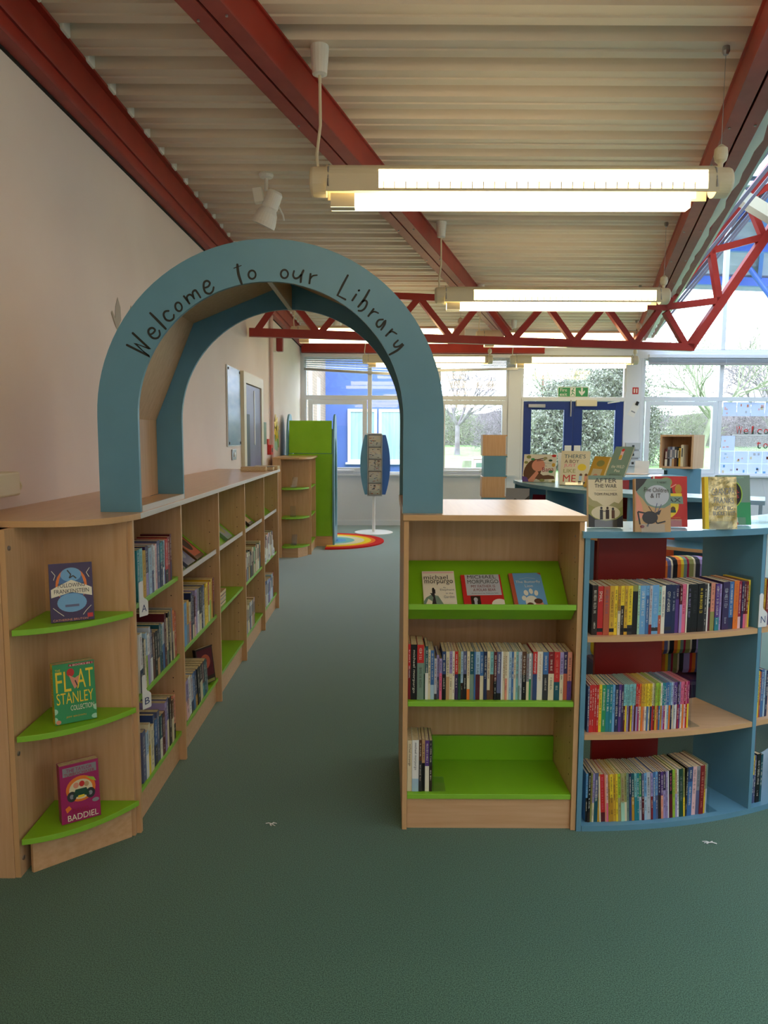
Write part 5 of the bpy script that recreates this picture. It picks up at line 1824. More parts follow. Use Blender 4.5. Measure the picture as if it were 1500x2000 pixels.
for i in range(5):
    z = .601 + .185 * i
    w = .19
    b = MB()
    b.box(-w / 2, w / 2, 0, .012, 0, .17, paper)
    o = b.build('newspaper', loc=(-.16 + .015, 11.45 - .074, z))
    o.rotation_euler = (math.radians(-6), 0, 0)
    tag(o, 'folded newspaper in the %s pocket of the newspaper stand' % ['lowest', 'second lowest', 'middle', 'second highest', 'topmost'][i], 'newspaper', 'newspapers in the stand')
    q = MB()
    for k in range(20):
        x = random.uniform(-w / 2 + .006, w / 2 - .05)
        zz = random.uniform(.01, .15)
        q.box(x, x + random.uniform(.015, .04), -.0012, -.0004, zz, zz + random.uniform(.003, .014), M(random.choice(['charcoal', 'grey', 'terracotta', 'pale grey', 'slate'])))
    if i == 2:
        T = frame_xz(.055, -.0016, .085) @ Matrix.Rotation(math.radians(-90), 4, 'Z')
        q.text('TOBY', T, .15, .035, M('charcoal'))
        T = frame_xz(.005, -.0016, .085) @ Matrix.Rotation(math.radians(-90), 4, 'Z')
        q.text('KING', T, .15, .035, M('charcoal'))
    q.build('newsprint_columns', o)


# cube towers
def cube(x, y, z, w, d, h, rz, mat, open_side, label, edge=None):
    """open box, open towards local -Y when open_side == 'front' or +X when 'right'"""
    o = bpy.data.objects
    t = thing('display_cube', label, 'shelf cube', (x, y, z), math.radians(rz), 'stacked display cubes')
    th = .018
    inner = BLUE
    b = MB()
    b.box(-w / 2, w / 2, -d / 2, d / 2, 0, th, mat)
    b.build('base_panel', t)
    b = MB()
    b.box(-w / 2 - (.0), w / 2 + .0, -d / 2, d / 2, h - th, h - .0005, mat)
    b.build('top_panel', t)
    sides = {'left': (-w / 2, -w / 2 + th, -d / 2, d / 2), 'right': (w / 2 - th, w / 2, -d / 2, d / 2), 'front': (-w / 2 + th, w / 2 - th, -d / 2, -d / 2 + th), 'back': (-w / 2 + th, w / 2 - th, d / 2 - th, d / 2)}
    for k, s_ in sides.items():
        if k == open_side:
            continue
        b = MB()
        b.box(s_[0], s_[1], s_[2], s_[3], th, h - th, mat)
        b.build('side_panel', t)
    return t


for i in range(6):
    z = .03 + .2505 * i if False else 1.525 - .268 * (i + 1)
    if z < -.01:
        z = 0.0
    wood = i % 2 == 0
    h = .267 if i < 5 else 1.525 - .268 * 5 - .001
    cube(1.42 + (.0 if wood else .012), 9.6, z, .31 if wood else .30, .30, h, -3, WOOD if wood else BLUE, 'right', '%s cube in the left tower by the white window post, %s' % ('beech' if wood else 'blue', ['topmost', 'second from top', 'third from top', 'fourth from top', 'fifth from top', 'lowest'][i]))
TY = 7.12
for i in range(5):
    z = 1.527 - .320 * (i + 1)
    h = .319
    wood = i % 2 == 0
    if i == 4:
        z, h = 0.0, 1.527 - .320 * 4 - .001
    rz = -42 if wood else 10
    cube(2.865, TY, z, .315, .29, h, rz if wood else -14, WOOD if wood else BLUE, 'front' if wood else 'left', '%s cube in the right tower near the welcome window, %s' % ('beech' if wood else 'blue', ['topmost, holding books', 'second from top', 'third from top', 'fourth from top', 'lowest'][i]))
# tower top cube books
R = random.Random(31)
T = Matrix.Translation((2.865, TY, 1.2255)) @ Matrix.Rotation(math.radians(-42), 4, 'Z')
xx = -.118
for i, (c, c2, t_, h_) in enumerate([('maroon', 'ivory', .024, .165), ('grey', 'charcoal', .024, .185), ('slate', 'pale grey', .02, .185), ('pale grey', 'tan', .022, .185), ('charcoal', 'brown', .026, .185), ('black', None, .016, .18), ('gold', None, .018, .175), ('cream', None, .026, .205)]):
    spine_stuff(T @ Matrix.Translation((xx + t_ / 2, -.115, .0005)), t_ - .001, .12, h_, c, c2, .6)
    xx += t_
flat_book(stand_M(2.44, 7.0, 1.16, -30, 14), .13, .12, .004, 'white', 'small white card leaning left of the right cube tower')
b = MB()
b.box(-.1, .1, -.1, .1, .0, 1.155, WOOD)
tag(b.build('display_plinth', loc=(2.42, 7.06, 0), rot=(0, 0, math.radians(-30))), 'beech plinth carrying the small white card', 'plinth')

# (the far books are collected in STUFF and built below)
# striped armchair and orange shelf inside the foreground ring
ST = pmat('striped_upholstery', (240, 240, 240), .8)
nt = ST.node_tree
tc = nt.nodes.new('ShaderNodeTexCoord')
sp = nt.nodes.new('ShaderNodeSeparateXYZ')
ma = nt.nodes.new('ShaderNodeMath')
ma.operation = 'MULTIPLY'
ma.inputs[1].default_value = 4.2
fr = nt.nodes.new('ShaderNodeMath')
fr.operation = 'FRACT'
cr = nt.nodes.new('ShaderNodeValToRGB')
cr.color_ramp.interpolation = 'CONSTANT'
stops = [(0, 'olive'), (.1, 'cream'), (.14, 'charcoal'), (.24, 'lilac'), (.38, 'red'), (.44, 'orange'), (.52, 'slate'), (.6, 'cream'), (.64, 'black'), (.74, 'orange'), (.82, 'yellow'), (.88, 'grey green'), (.95, 'crimson')]
for i, (p, c) in enumerate(stops):
    el = cr.color_ramp.elements[0] if i == 0 else (cr.color_ramp.elements[1] if i == 1 else cr.color_ramp.elements.new(p))
    el.position = p
    el.color = lin(PAL[c])
nt.links.new(tc.outputs['Object'], sp.inputs[0])
nt.links.new(sp.outputs['X'], ma.inputs[0])
nt.links.new(ma.outputs[0], fr.inputs[0])
nt.links.new(fr.outputs[0], cr.inputs['Fac'])
nt.links.new(cr.outputs['Color'], nt.nodes['Principled BSDF'].inputs['Base Color'])
ch = thing('armchair', 'armchair with multicoloured striped rounded back inside the blue ring', 'armchair', (1.50, 3.64, 0), math.radians(8))
b = MB()
b.prism(smooth_line([(-.30, .42), (-.30, .75), (-.24, .86), (-.1, .905), (.1, .905), (.24, .86), (.30, .75), (.30, .42)], False, 4), -.05, .06, 'Y', ST)
b.build('backrest', ch, bevel=.03)
b = MB()
b.box(-.28, .28, .06, .47, .28, .45, ST)
b.build('seat', ch, bevel=.03)
b = MB()
b.box(-.30, .30, -.04, .48, .10, .28, M('dark purple'))
b.build('seat_base', ch, bevel=.02)
for sx in (-.25, .25):
    for sy in (0, .42):
        b = MB()
        b.tube([(sx, sy, 0), (sx, sy, .1)], .018, 10, METAL)
        b.build('leg', ch)
ob = thing('open_shelf', 'orange backed low beech shelf seen through the blue unit', 'shelf', (1.95, 5.0, 0))
b = MB()
for z in (.3, .62, .94):
    b.box(-.42, .42, -.15, .15, z, z + .02, WOODX)
b.build('shelves', ob)
b = MB()
b.box(-.42, .42, .15, .165, 0, 1.08, ORANGE)
b.build('back_panel', ob)
b = MB()
for x in (-.435, .42):
    b.box(x, x + .015, -.15, .165, 0, 1.08, BLUE)
b.build('side_panels', ob)
R = random.Random(77)
row(mix(['navy', 'cream', 'maroon', 'teal', 'cream', 'charcoal', 'slate', 'cream', 'dark red', 'navy', 'ivory'], R, (18, 30), (200, 250)), lin_place(1.56, 4.88, .32, 0), 'on the lower shelf of the orange backed unit', 'books on the orange backed shelf', 78, stuff=True)

so = STUFF.build('distant_books')
so['kind'] = 'stuff'
tag(so, 'distant books on farther left bays, in the tower cube and behind the blue unit', 'books')

# ============================================================ WALL THINGS (left wall)
def wall_box(name, y0, y1, z0, z1, d, mat, bevel=.003):
    b = MB()
    x = wx((y0 + y1) / 2)
    b.box(x + .001, x + d, y0, y1, z0, z1, mat)
    return b.build(name, bevel=bevel)


pg = noise_mat('blue_seascape_print', (90, 130, 170), (196, 212, 232), (1, .3, 1.6), 2.2, .25, lo=.3, hi=.7)
ps = thing('poster', 'tall blue glazed poster on the left wall before the door', 'poster', (wx(7.05), 6.75, 1.40))
b = MB()
b.box(.002, .012, 0, .60, 0, .74, WHITEP)
b.build('backing', ps)
b = MB()
b.box(.012, .015, .008, .592, .008, .732, pg)
b.build('picture', ps)
b = MB()
for yy in (.04, .56):
    for zz in (.03, .71):
        b.lathe([(.012, 0), (.012, .006)], 0, 0, 8, BLACKP, Matrix.Translation((.015, yy, zz)) @ Matrix.Rotation(math.radians(90), 4, 'Y'))
b.build('screw_cap', ps)
sw = wall_box('light_switch', 6.94, 7.12, 1.27, 1.37, .012, METAL)
tag(sw, 'brushed metal light switch below the blue poster', 'light switch')
b = MB()
b.box(.012, .018, .06, .11, .03, .07, WHITEP)
b.build('rocker', sw, loc=(wx(7.0), 6.94, 1.27))
# door in left wall
d2 = sempty('door_2', (wx(8.0), 7.42, 0))
b = MB()
b.box(-.006, .034, -.02, .10, 0, 2.03, CREAMP)
b.box(-.006, .034, 1.03, 1.16, 0, 2.03, CREAMP)
b.box(-.006, .034, -.02, 1.16, 2.0305, 2.14, CREAMP)
b.build('door_frame', d2)
b = MB()
b.box(0, .02, .10, 1.03, 0, 2.02, noise_mat('grey_violet_door', (112, 108, 138), (122, 118, 148), (1, 1, 1), 3, .4))
b.box(.02, .022, .16, .34, .4, 1.72, BLACKP)
b.box(.02, .026, .60, .64, 1.4, 1.98, WHITEP)
b.build('door_leaf', d2)
b = MB()
b.tube([(wx(9.2) + .03, 9.2, 0), (wx(9.2) + .03, 9.2, 2.96)], .024, 10, pmat('pinkish_painted_pipe', (206, 180, 176), .5))
tag(b.build('service_pipe'), 'pinkish painted vertical pipe on the left wall past the door', 'pipe')
cp = thing('fire_call_point', 'red fire alarm call point on the left wall beyond the door', 'call point', (wx(9.0), 8.98, 1.33))
b = MB()
b.box(.001, .05, 0, .13, -.06, .06, M('red'))
b.build('housing', cp, bevel=.004)
b = MB()
b.box(.05, .052, .03, .10, -.03, .02, M('black'))
b.build('glass_window', cp)
b = MB()
b.box(.001, .012, -.02, .11, .06, .13, M('red'))
b.build('sign_plate', cp)
al = thing('alarm_sounder', 'dark red alarm sounder high on the left wall under the truss', 'alarm', (wx(9.5), 9.5, 2.66))
b = MB()
b.box(.001, .05, -.06, .06, -.1, .1, WHITEP)
b.build('backplate', al)
b = MB()
b.prism([(.05, -.06), (.13, -.045), (.13, .045), (.05, .06)], -.1, .1, 'Z', M('dark red'))
b.build('sounder', al, bevel=.01)
nb = wall_box('notice_strip', 8.72, 8.90, 1.40, 1.66, .008, M('grey green'))
tag(nb, 'narrow greyish framed notice on the left wall beyond the door', 'notice')
# flower decoration
fl = thing('flower_decoration', 'yellow paper flower decoration with green leaves on the far left wall', 'wall decoration', (wx(9.7), 9.62, 1.6))
b = MB()
for k in range(7):
    a = k * 2 * math.pi / 7
    c = ring_pts(.10 * math.cos(a), .09 * math.sin(a), .09, .04, 12, a)
    b.prism([(p[0], p[1]) for p in c], .012, .016, 'X', M('yellow'))
b.build('petals', fl)
b = MB()
b.prism([(-.14, -.26), (.16, -.3), (.2, .05), (.05, .1), (-.1, .0)], .002, .006, 'X', M('mint'))
b.prism(ring_pts(.2, -.15, .05, .12, 12, .5), .006, .010, 'X', M('lime'))
b.build('leaves', fl)
for (y, z, s_, rot_, lab, col) in ((4.09, 2.16, 1.0, 0, 'grey painted leaf motif on the left wall beside the arch', (176, 166, 152)), (4.30, 2.17, .8, 0, 'smaller grey painted leaf motif half hidden by the arch', (176, 166, 152))):
    b = MB()
    m_ = pmat('grey_wall_paint_motif', col, .8)
    b.prism([(y + p[0] * s_ * 1.3, z + p[1] * s_) for p in [(-.00, -.09), (.05, -.03), (.045, .04), (.015, .085), (-.012, .03), (-.02, -.03)]], wx(y) + .001, wx(y) + .0025, 'X', m_)
    b.prism([(y + p[0] * s_ * 1.3, z + p[1] * s_) for p in [(-.005, -.09), (-.03, -.06), (-.06, -.015), (-.055, .0), (-.02, -.035)]], wx(y) + .0025, wx(y) + .004, 'X', m_)
    tag(b.build('wall_motif'), lab, 'wall motif')
# dispenser at the left edge
ds = thing('wall_dispenser', 'cream plastic box on the left wall at the photo edge', 'dispenser', (wx(2.8), 2.70, 1.315))
b = MB()
b.box(.001, .075, -.1, .12, -.045, .045, CREAMP)
b.build('housing', ds, bevel=.008)
b = MB()
b.lathe([(.022, 0), (.022, .008), (.016, .01)], 0, 0, 16, CREAMP, Matrix.Translation((.055, .1205, -.01)) @ Matrix.Rotation(math.radians(-90), 4, 'X'))
b.build('round_cap', ds)

# far wall bits
fe = thing('fire_exit_sign', 'green fire exit sign on the glass above the blue doors', 'sign', (3.14, YF + .018, 2.245))
b = MB()
b.box(-.255, .255, -.002, .002, -.085, .085, WHITEP)
b.box(-.245, .245, -.004, -.002, -.075, .075, M('green'))
b.build('sign_board', fe)
b = MB()
b.text('Fire', frame_xz(-.16, -.0055, .035), .11, .055, WHITEP)
b.text('exit', frame_xz(-.16, -.0055, -.038), .12, .05, WHITEP)
b.build('lettering', fe)
b = MB()
b.box(-.05, .04, -.0055, -.004, -.07, .07, WHITEP)
for pts in ([(-.0, .045), (-.02, .01), (-.01, -.02), (-.035, -.055)], [(-.01, -.02), (.015, -.03), (.02, -.06)], [(-.03, .02), (-.01, .025), (.02, .0)]):
    for p, q in zip(pts[:-1], pts[1:]):
        b.beam((p[0], -.0065, p[1]), (q[0], -.0065, q[1]), .012, .001, M('green'), up=(0, 1, 0))
b.prism(ring_pts(.006, .055, .01, .01, 10), -.007, -.006, 'Y', M('green'))
b.prism([(.13, .07), (.16, .07), (.16, .0), (.195, .03), (.195, -.005), (.145, -.06), (.095, -.005), (.095, .03), (.13, .0)], -.0055, -.004, 'Y', WHITEP)
b.build('pictograms', fe)
b = MB()
b.box(-.05, .05, -.004, 0, -.055, .055, M('red'))
b.box(-.03, -.008, -.006, -.004, -.035, .035, M('ivory'))
b.box(.012, .03, -.006, -.004, -.035, .035, M('ivory'))
tag(b.build('fire_action_sign', loc=(4.17, YF - .002, 2.27)), 'small red sign on the white post right of the doors', 'sign')
b = MB()
b.box(-.06, .06, -.004, 0, -.13, .09, WHITEP)
b.box(-.02, .02, -.03, -.004, .07, .13, BLACKP)
b.box(-.03, .04, -.006, -.004, -.06, -.04, M('grey'))
tag(b.build('hanging_tag', loc=(4.16, YF - .002, 1.97), rot=(0, math.radians(25), 0)), 'tilted white tag hanging on the post right of the doors', 'tag')
ub = thing('wall_box_stack', 'small grey control boxes on the post behind the tilted sage book', 'control box', (4.15, YF - .001, 0))
for z in (1.02, 1.16, 1.30):
    b = MB()
    b.box(-.12, .12, -.06, 0, z, z + .11, M('pale grey'))
    b.box(-.02, .02, -.063, -.06, z + .03, z + .07, M('charcoal'))
    b.build('box', ub, bevel=.004)

# blinds
def blind(x0, x1, ztop, drop, sag, label, n):
    t = thing('venetian_blind', label, 'blind', (x0, YF - .035, ztop))
    L = x1 - x0
    b = MB()
    b.box(0, L, -.03, .03, -.05, 0, PVC)
    b.build('headrail', t)
    b = MB()
    for i in range(n):
        z0 = -.06 - drop * (i + .5) / n
        s_ = sag * (i + .5) / n
        b.face([(0, -.025, z0 - .01 + 0), (L, -.025, z0 - .01 + s_), (L, .025, z0 + .012 + s_), (0, .025, z0 + .012)], PVC)
        b.face([(0, -.025, z0 - .012 + 0), (L, -.025, z0 - .012 + s_), (L, .025, z0 + .010 + s_), (0, .025, z0 + .010)][::-1], PVC)
    b.build('slats', t)
    b = MB()
    b.beam((0, 0, -.06 - drop), (L, 0, -.06 - drop + sag), .05, .04, METAL)
    b.build('bottom_rail', t)
    b = MB()
    for f in (.12, .5, .88):
        b.tube([(L * f, -.028, 0), (L * f, -.028, -.06 - drop + sag * f)], .002, 4, PVC)
    b.build('ladder_cord', t)


blind(-1.33, .36, 2.85, .19, -.09, 'white venetian blind partly lowered at the left window corner', 6)
blind(.40, 2.20, 2.85, .22, .05, 'white venetian blind drooping over the window beside the fire doors', 7)
blind(4.36, 6.9, 2.86, .09, 0, 'white venetian blind pulled up over the welcome window', 8)

# welcome letters and paper sheets on the right window
TR = pmat('translucent_blue_white_sheet', (208, 214, 238), .7)
nt = TR.node_tree
bs = nt.nodes['Principled BSDF']
tl = nt.nodes.new('ShaderNodeBsdfTranslucent')
tl.inputs['Color'].default_value = lin((216, 222, 244))
mx = nt.nodes.new('ShaderNodeMixShader')
mx.inputs['Fac'].default_value = .5
nt.links.new(bs.outputs[0], mx.inputs[1])
nt.links.new(tl.outputs[0], mx.inputs[2])
nt.links.new(mx.outputs[0], nt.nodes['Material Output'].inputs['Surface'])
YG = YF + .045
random.seed(4)
rows_ = [(1.86, 2.09, 5.66, 7), (1.28, 1.53, 5.66, 1), (1.07, 1.275, 5.66, 7), (.875, 1.065, 5.66, 7)]
k = 0
for z0, z1, x0, n in rows_:
    for i in range(n):
        a = x0 + i * .235
        b = MB()
        b.box(a, a + .23, YG, YG + .0012, z0, z1, TR)
        for q in range(3):
            x = random.uniform(a + .02, a + .17)
            zz = random.uniform(z0 + .02, z1 - .06)
            b.box(x, x + random.uniform(.02, .05), YG - .0006, YG, zz, zz + random.uniform(.02, .05), M(random.choice(['pale pink', 'pale blue', 'salmon', 'sky blue', 'cream', 'pale grey'])))
        if a < 6.9:
            k += 1
            tag(b.build('window_drawing'), 'pale blue drawing sheet on the welcome window, row %s, %s from the left' % ({0: 'topmost', 1: 'second', 2: 'third', 3: 'lowest'}[rows_.index((z0, z1, x0, n))], ordn(i + 1)), 'drawing', 'drawing sheets on the welcome window')
b = MB()
for i in range(26):
    x = 5.90 + i * .021
    b.box(x, x + .006, YG - .001, YG, 1.285, 1.535, WHITEP)
for i in range(14):
    z = 1.29 + i * .0185
    b.box(5.90, 6.44, YG - .001, YG, z, z + .005, WHITEP)
tag(b.build('paper_net'), 'white net shaped paper cutout under the welcome letters', 'decoration')
b = MB()
b.box(5.84, 6.5, YG - .004, YG, 1.535, 1.555, WHITEP)
tag(b.build('white_strip'), 'white strip along the top of the paper net', 'decoration')
for wd, x0, zb, st in (('Welcome', 5.90, 1.56, .113), ('to', 6.24, 1.32, .115)):
    for i, chr_ in enumerate(wd):
        hh = .135 if chr_ in 'Wl' else (.12 if chr_ == 't' else .09)
        ww = .10 if chr_ in 'Wm' else (.035 if chr_ == 'l' else .075)
        cx_ = x0 + .05 + i * st
        o = MB()
        vs, fs = text_geo(chr_)
        for q in fs:
            pts = [(cx_ + vs[j][0] * ww, YG - .006, zb + hh / 2 + vs[j][1] * hh) for j in q]
            zc_ = sum(p[2] for p in pts) / len(pts)
            o.face(pts, M('red') if zc_ > zb + hh * .42 else M('dark green'))
        ob_ = o.build('window_letter')
        tag(ob_, 'red and green paper letter %s %s on the welcome window' % (chr_, 'at the end of the word, fourth from left' if False else ('in the word to' if wd == 'to' else 'in the word %s, %s character' % ('welcome', ordn(i + 1)))), 'letter', 'paper letters on the window')

# ceiling duct box near the rising truss
b = MB()
b.beam((3.85, 8.52, 4.22), (4.42, 8.66, 3.98), .12, .13, CREAMP)
tag(b.build('roller_housing'), 'beige box housing fixed above the rising end of the truss', 'housing')
b = MB()
b.beam((4.42, 8.66, 3.98), (4.9, 8.78, 3.78), .11, .12, BLACKP)
tag(b.build('black_cable_box'), 'black end box beyond the beige housing near the truss', 'housing')

# fluff on carpet
for (x, y) in ((1.215, 2.60), (-.43, 2.72)):
    b = MB()
    random.seed(int(abs(x * 100)))
    for k in range(7):
        a = random.uniform(0, 6.28)
        b.tube([(0, 0, .004), (math.cos(a) * .012, math.sin(a) * .008, .006), (math.cos(a + .4) * .024, math.sin(a) * .014, .003)], .0016, 4, WHITEP)
    tag(b.build('fluff', loc=(x, y, .0)), 'tiny white scrap of fluff on the carpet ' + ('below the blue unit' if x > 0 else 'in the aisle mouth'), 'scrap')

# ============================================================ OUTDOORS
GRASS = noise_mat('lawn_grass', (104, 134, 84), (122, 152, 100), (1, 1, 1), 2.5, .95, lo=.3, hi=.7, spec=.05)
TWIG = noise_mat('grey_twigs', (104, 96, 100), (130, 122, 126), (1, 1, 1), 3, .95, spec=.05)
TWIGG = noise_mat('lichen_green_twigs', (108, 112, 92), (130, 134, 112), (1, 1, 1), 3, .95, spec=.05)
b = MB()
b.face([(-30, YF + .15, -.05), (60, YF + .15, -.05), (60, 20, 0), (-30, 20, 0)], GRASS)
b.face([(-30, 20, 0), (60, 20, 0), (60, 40, .95), (-30, 40, .95)], GRASS)
b.face([(-30, 40, .95), (60, 40, .95), (90, 90, 1.2), (-60, 90, 1.2)], GRASS)
o = b.build('lawn')
struct(o, 'green lawn rising gently away from the windows')


def gz(y):
    return 0 if y < 20 else (.0475 * (y - 20) if y < 40 else .95)


def grow(b, p, d, L, r, depth, rnd, mat, spread=.55, up=.12):
    p = Vector(p)
    pts = [p]
    n = 3
    q = p
    dd_ = d.copy()
    for i in range(n):
        dd_ = (dd_ + Vector((rnd.gauss(0, .16), rnd.gauss(0, .16), rnd.gauss(0, .12) + up * .3))).normalized()
        q = q + dd_ * (L / n)
        pts.append(q)
    b.tube(pts, [r, r * .88, r * .76, r * .62], 3 if depth < 4 else 6, mat, cap=False)
    if depth == 0:
        return
    k = rnd.choice((3, 3, 4)) if depth > 1 else rnd.choice((4, 5))
    for i in range(k):
        a = rnd.uniform(0, 2 * math.pi)
        s = rnd.uniform(.5, 1.15) * spread
        u = dd_.orthogonal().normalized()
        w = dd_.cross(u)
        nd = (dd_ * math.cos(s) + (u * math.cos(a) + w * math.sin(a)) * math.sin(s) + Vector((0, 0, up))).normalized()
        st = pts[-1] if i < 2 else pts[2]
        grow(b, st, nd, L * rnd.uniform(.66, .86), r * .56, depth - 1, rnd, mat, spread, up)


def tree(x, y, h, seed, label, mat, depth=6, r=.16, spread=.6, trunk=.28, lean=0.0, up=.1):
    rnd = random.Random(seed)
    t = thing('bare_tree', label, 'tree', (x, y, gz(y)), 0, 'bare winter trees outside')
    b = MB()
    th = h * trunk
    b.tube([(0, 0, -.1), (lean * .3, 0, th * .5), (lean, 0, th)], [r * 1.25, r, r * .9], 8, mat)
    b.build('trunk', t)
    b = MB()
    for i in range(6):
        a = i * 1.05 + rnd.uniform(-.3, .3)
        s = rnd.uniform(.35, .95)
        d = Vector((math.cos(a) * math.sin(s), math.sin(a) * math.sin(s), math.cos(s)))
        grow(b, (lean, 0, th * .95), d, h * .235, r * .6, depth - 1, rnd, mat, spread, up)
    b.build('branches', t)


def shrub(x, y, w, h, seed, label, mat, n=900, leaf=None, group='shrubs along the far hedge'):
    rnd = random.Random(seed)
    b = MB()
    for i in range(n):
        bx_ = max(-w * .42, min(w * .42, rnd.gauss(0, w * .26)))
        by = rnd.uniform(-.8, .8)
        f = max(.2, 1 - (bx_ / (w * .62)) ** 2)
        p = Vector((bx_, by, rnd.uniform(.02, .85) * h * f))
        d = Vector((rnd.gauss(0, .9), rnd.gauss(0, .5), rnd.gauss(.35, .7))).normalized()
        L = rnd.uniform(.10, .24) * h
        pts = [p]
        for q in range(3):
            d = (d + Vector((rnd.gauss(0, .35), rnd.gauss(0, .3), rnd.gauss(.05, .3)))).normalized()
            pts.append(pts[-1] + d * L / 3)
            if leaf:
                for _ in range(3):
                    c = pts[-1] + Vector((rnd.gauss(0, .06), rnd.gauss(0, .06), rnd.gauss(0, .06)))
                    v1 = Vector((rnd.gauss(0, 1), rnd.gauss(0, 1), rnd.gauss(0, 1))).normalized() * .05
                    v2 = Vector((rnd.gauss(0, 1), rnd.gauss(0, 1), rnd.gauss(0, 1))).normalized() * .04
                    b.face([c - v1, c + v2, c + v1, c - v2], leaf)
        pts = [Vector((max(-w / 2, min(w / 2, v.x)), max(-1, min(1, v.y)), max(0, v.z))) for v in pts]
        b.tube(pts, [.013, .010, .008, .004], 3, mat, cap=False)
    o = b.build('shrub', loc=(x, y, gz(y)))
    tag(o, label, 'shrub', group)


tree(3.35, 34, 4.6, 2, 'round bare tree seen through the window right of the arch', TWIG, 5, .11, .62, .30)
tree(11.5, 27, 5.6, 5, 'large bare tree with pale trunk seen through the right hand window', TWIGG, 5, .11, .60, .34, .4)
tree(16.5, 31, 5.8, 8, 'bare spreading tree at the right edge outside', TWIG, 5, .12, .62, .3, -.5)
tree(8.4, 35, 5.8, 11, 'bare tree behind the fire exit sign', TWIGG, 5, .11, .55, .2)
tree(20.5, 38, 6.5, 15, 'far bare tree at the extreme right outside', TWIG, 5, .2, .6, .3)
IVY = noise_mat('dull_ivy_leaves', (98, 102, 92), (122, 124, 112), (1, 1, 1), 3, .8)
shrub(6.6, 27, 3.2, 3.6, 3, 'bushy ivy clad shrub seen through the right door leaf', TWIGG, 2600, IVY)
shrub(9.0, 29, 3.4, 4.6, 4, 'tall ivy clad shrub right of the fire doors', TWIGG, 2600, IVY)
shrub(5.9, 37, 3.0, 2.6, 6, 'tangled brown shrub seen through the left door leaf', TWIG, 900)
i = 0
for x in (.6, 3.9, 7.2, 10.5, 13.8, 17.1, 20.4):
    i += 1
    shrub(x, 41.5, 3.5, 2.5 + .3 * (i % 2), 20 + i, 'grey brown hedge shrub along the lawn, %s from the left' % ordn(i), TWIG if i % 2 else TWIGG, 1500)
b = MB()
rnd = random.Random(50)
top_ = []
n = 60
for i in range(n + 1):
    x = -5 + 35 * i / n
    top_.append((x, 1.9 + rnd.uniform(-.25, .3)))
for i in range(n):
    (xa, za), (xb, zb) = top_[i], top_[i + 1]
    b.prism([(xa, 0), (xb, 0), (xb, zb), (xa, za)], 0, 1.5, 'Y', noise_mat('hedge_mass', (96, 88, 94), (124, 116, 116), (1, 1, 1), 9, 1, bump=1, spec=0) if i == 0 else b.mats[0])
o = b.build('hedge', loc=(0, 45, .9))
o['kind'] = 'stuff'
tag(o, 'dense grey brown hedge behind the shrubs along the lawn', 'hedge')

# stump, log pile, bin
b = MB()
b.lathe([(.34, -.05), (.27, .2), (.24, .42)], 0, 0, 16, TWIGG)
b.lathe([(.24, .4201), (.235, .43)], 0, 0, 16, M('cream'))
tag(b.build('tree_stump', loc=(2.95, 25.5, gz(25.5))), 'cut tree stump with pale top on the lawn', 'stump')
random.seed(8)
for i in range(12):
    b = MB()
    a = random.uniform(-1.2, 1.2)
    L = random.uniform(.5, 1.1)
    a *= .25
    x, y, z = -1.3 + (i % 3) * 1.25, (i // 3) * .24 - .4, .08
    b.tube([(0, 0, 0), (math.cos(a) * L / 2, math.sin(a) * L / 2, .04), (math.cos(a) * L, math.sin(a) * L, .02)], [.08, .075, .06], 7, TWIGG)
    tag(b.build('cut_branch', loc=(2.0 + x * .6, 24.2 + y, gz(24.2) + z)), 'cut branch in the pile left of the tree stump', 'log', 'cut branches in the lawn pile')
lb = thing('litter_bin', 'pale litter bin standing outside the window right of the arch', 'bin', (2.17, 16.6, 0))
b = MB()
b.box(-.19, .19, -.19, .19, 0, 1.0, M('pale pink'))
b.build('body', lb, bevel=.03)
b = MB()
b.box(-.20, .20, -.20, .20, 1.0, 1.04, M('ivory'))
b.box(-.13, .13, -.1995, -.19, .82, .92, M('grey green'))
b.build('lid', lb, bevel=.01)
b = MB()
b.tube([(0, 0, 0), (0, 0, 3.6)], .035, 8, M('brown'))
tag(b.build('wooden_post', loc=(7.0, 33, gz(33))), 'slim post standing beyond the lawn, above the left door leaf', 'post')

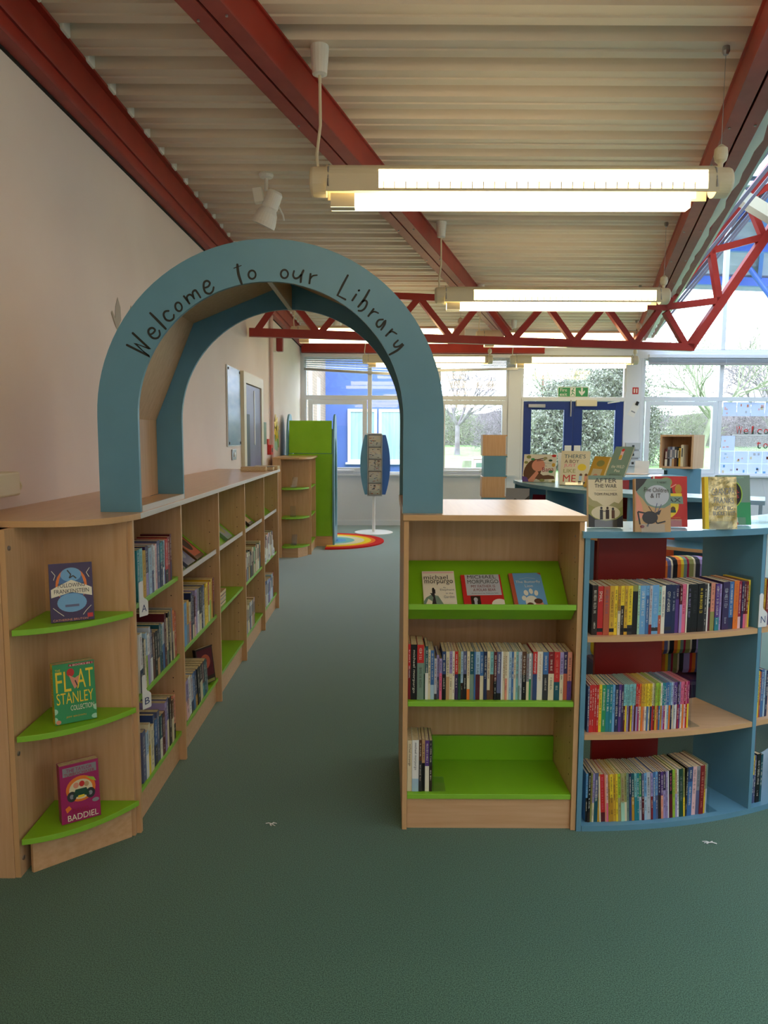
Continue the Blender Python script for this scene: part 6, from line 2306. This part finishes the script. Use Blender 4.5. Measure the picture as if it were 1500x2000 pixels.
# blue rendered building and brick return
BB = noise_mat('cobalt_render', (80, 104, 176), (88, 114, 184), (1, 1, 1), 1, .7)
bu = thing('school_building', 'blue rendered building with white windows outside the left window', 'building', (-1.4, 18.2, 0))
b = MB()
b.box(-.05, 2.15, 0, .2, 0, 5.5, BB)
b.build('blue_wall', bu)
BR = brick_mat('buff_brick', (150, 128, 112), (166, 142, 124), (120, 108, 100), 4.2)
b = MB()
b.box(-.4, -.04, -5.6, .2, 0, 5.5, BR)
b.build('brick_wall', bu)
for (x0, x1) in ((.50, 1.22), (1.26, 2.05)):
    f = MB()
    t = .07
    z0, z1 = .86, 2.16
    f.box(x0, x0 + t, -.05, 0, z0, z1, PVC)
    f.box(x1 - t, x1, -.05, 0, z0, z1, PVC)
    f.box(x0 + t, x1 - t, -.049, 0, z0, z0 + t, PVC)
    f.box(x0 + t, x1 - t, -.049, 0, z1 - t, z1, PVC)
    f.box(x0 - .05, x1 + .01, -.09, 0, z0 - .05, z0 - .0005, PVC)
    w = f.build('window', bu)
    f = MB()
    f.box(x0 + t, x1 - t, -.02, -.001, z0 + t, z1 - t, noise_mat('pale_curtained_glass', (150, 182, 196), (172, 202, 212), (9, 1, .2), 2, .15, spec=.6))
    f.build('pane', w)
for yy in (-4.1, -2.3):
    f = MB()
    f.box(-.045, -.02, yy, yy + .55, .8, 2.75, PVC)
    w = f.build('window', bu)
    f = MB()
    f.box(-.02, -.015, yy + .12, yy + .43, .9, 2.65, M('pale blue'))
    f.build('pane', w)

# canopy outside the high windows
cn = thing('canopy', 'outdoor corrugated white canopy with blue beams seen through the high windows', 'canopy', (6.0, 13.0, 5.98))
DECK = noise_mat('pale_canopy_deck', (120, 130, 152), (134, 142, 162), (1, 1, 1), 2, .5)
b = MB()
n = 44
for i in range(n):
    x0 = 0
    def cz_(k):
        y = 4.2 * k / n
        return (y, -.88 * y / 3.6 + (.07 if k % 2 else 0))
    (ya, za), (yb, zb) = cz_(i), cz_(i + 1)
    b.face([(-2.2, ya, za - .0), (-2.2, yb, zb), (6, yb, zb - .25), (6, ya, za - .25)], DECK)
b.build('corrugated_deck', cn)
BLB = pmat('blue_painted_canopy_steel', (50, 88, 176), .5)
for y in (1.0, 2.1, 3.55):
    b = MB()
    z = -.88 * y / 3.6
    b.beam((-2.2, y, z - .10), (6, y, z - .35), .12, .18, BLB)
    b.build('beam', cn)
b = MB()
b.beam((2.3, 3.8, -1.05), (.4, -.2, -.05), .08, .16, BLB)
b.build('rafter', cn)
b = MB()
b.tube([(1.55, 3.0, -.75), (2.9, 3.4, -2.1)], .055, 12, BLB)
b.build('strut', cn)
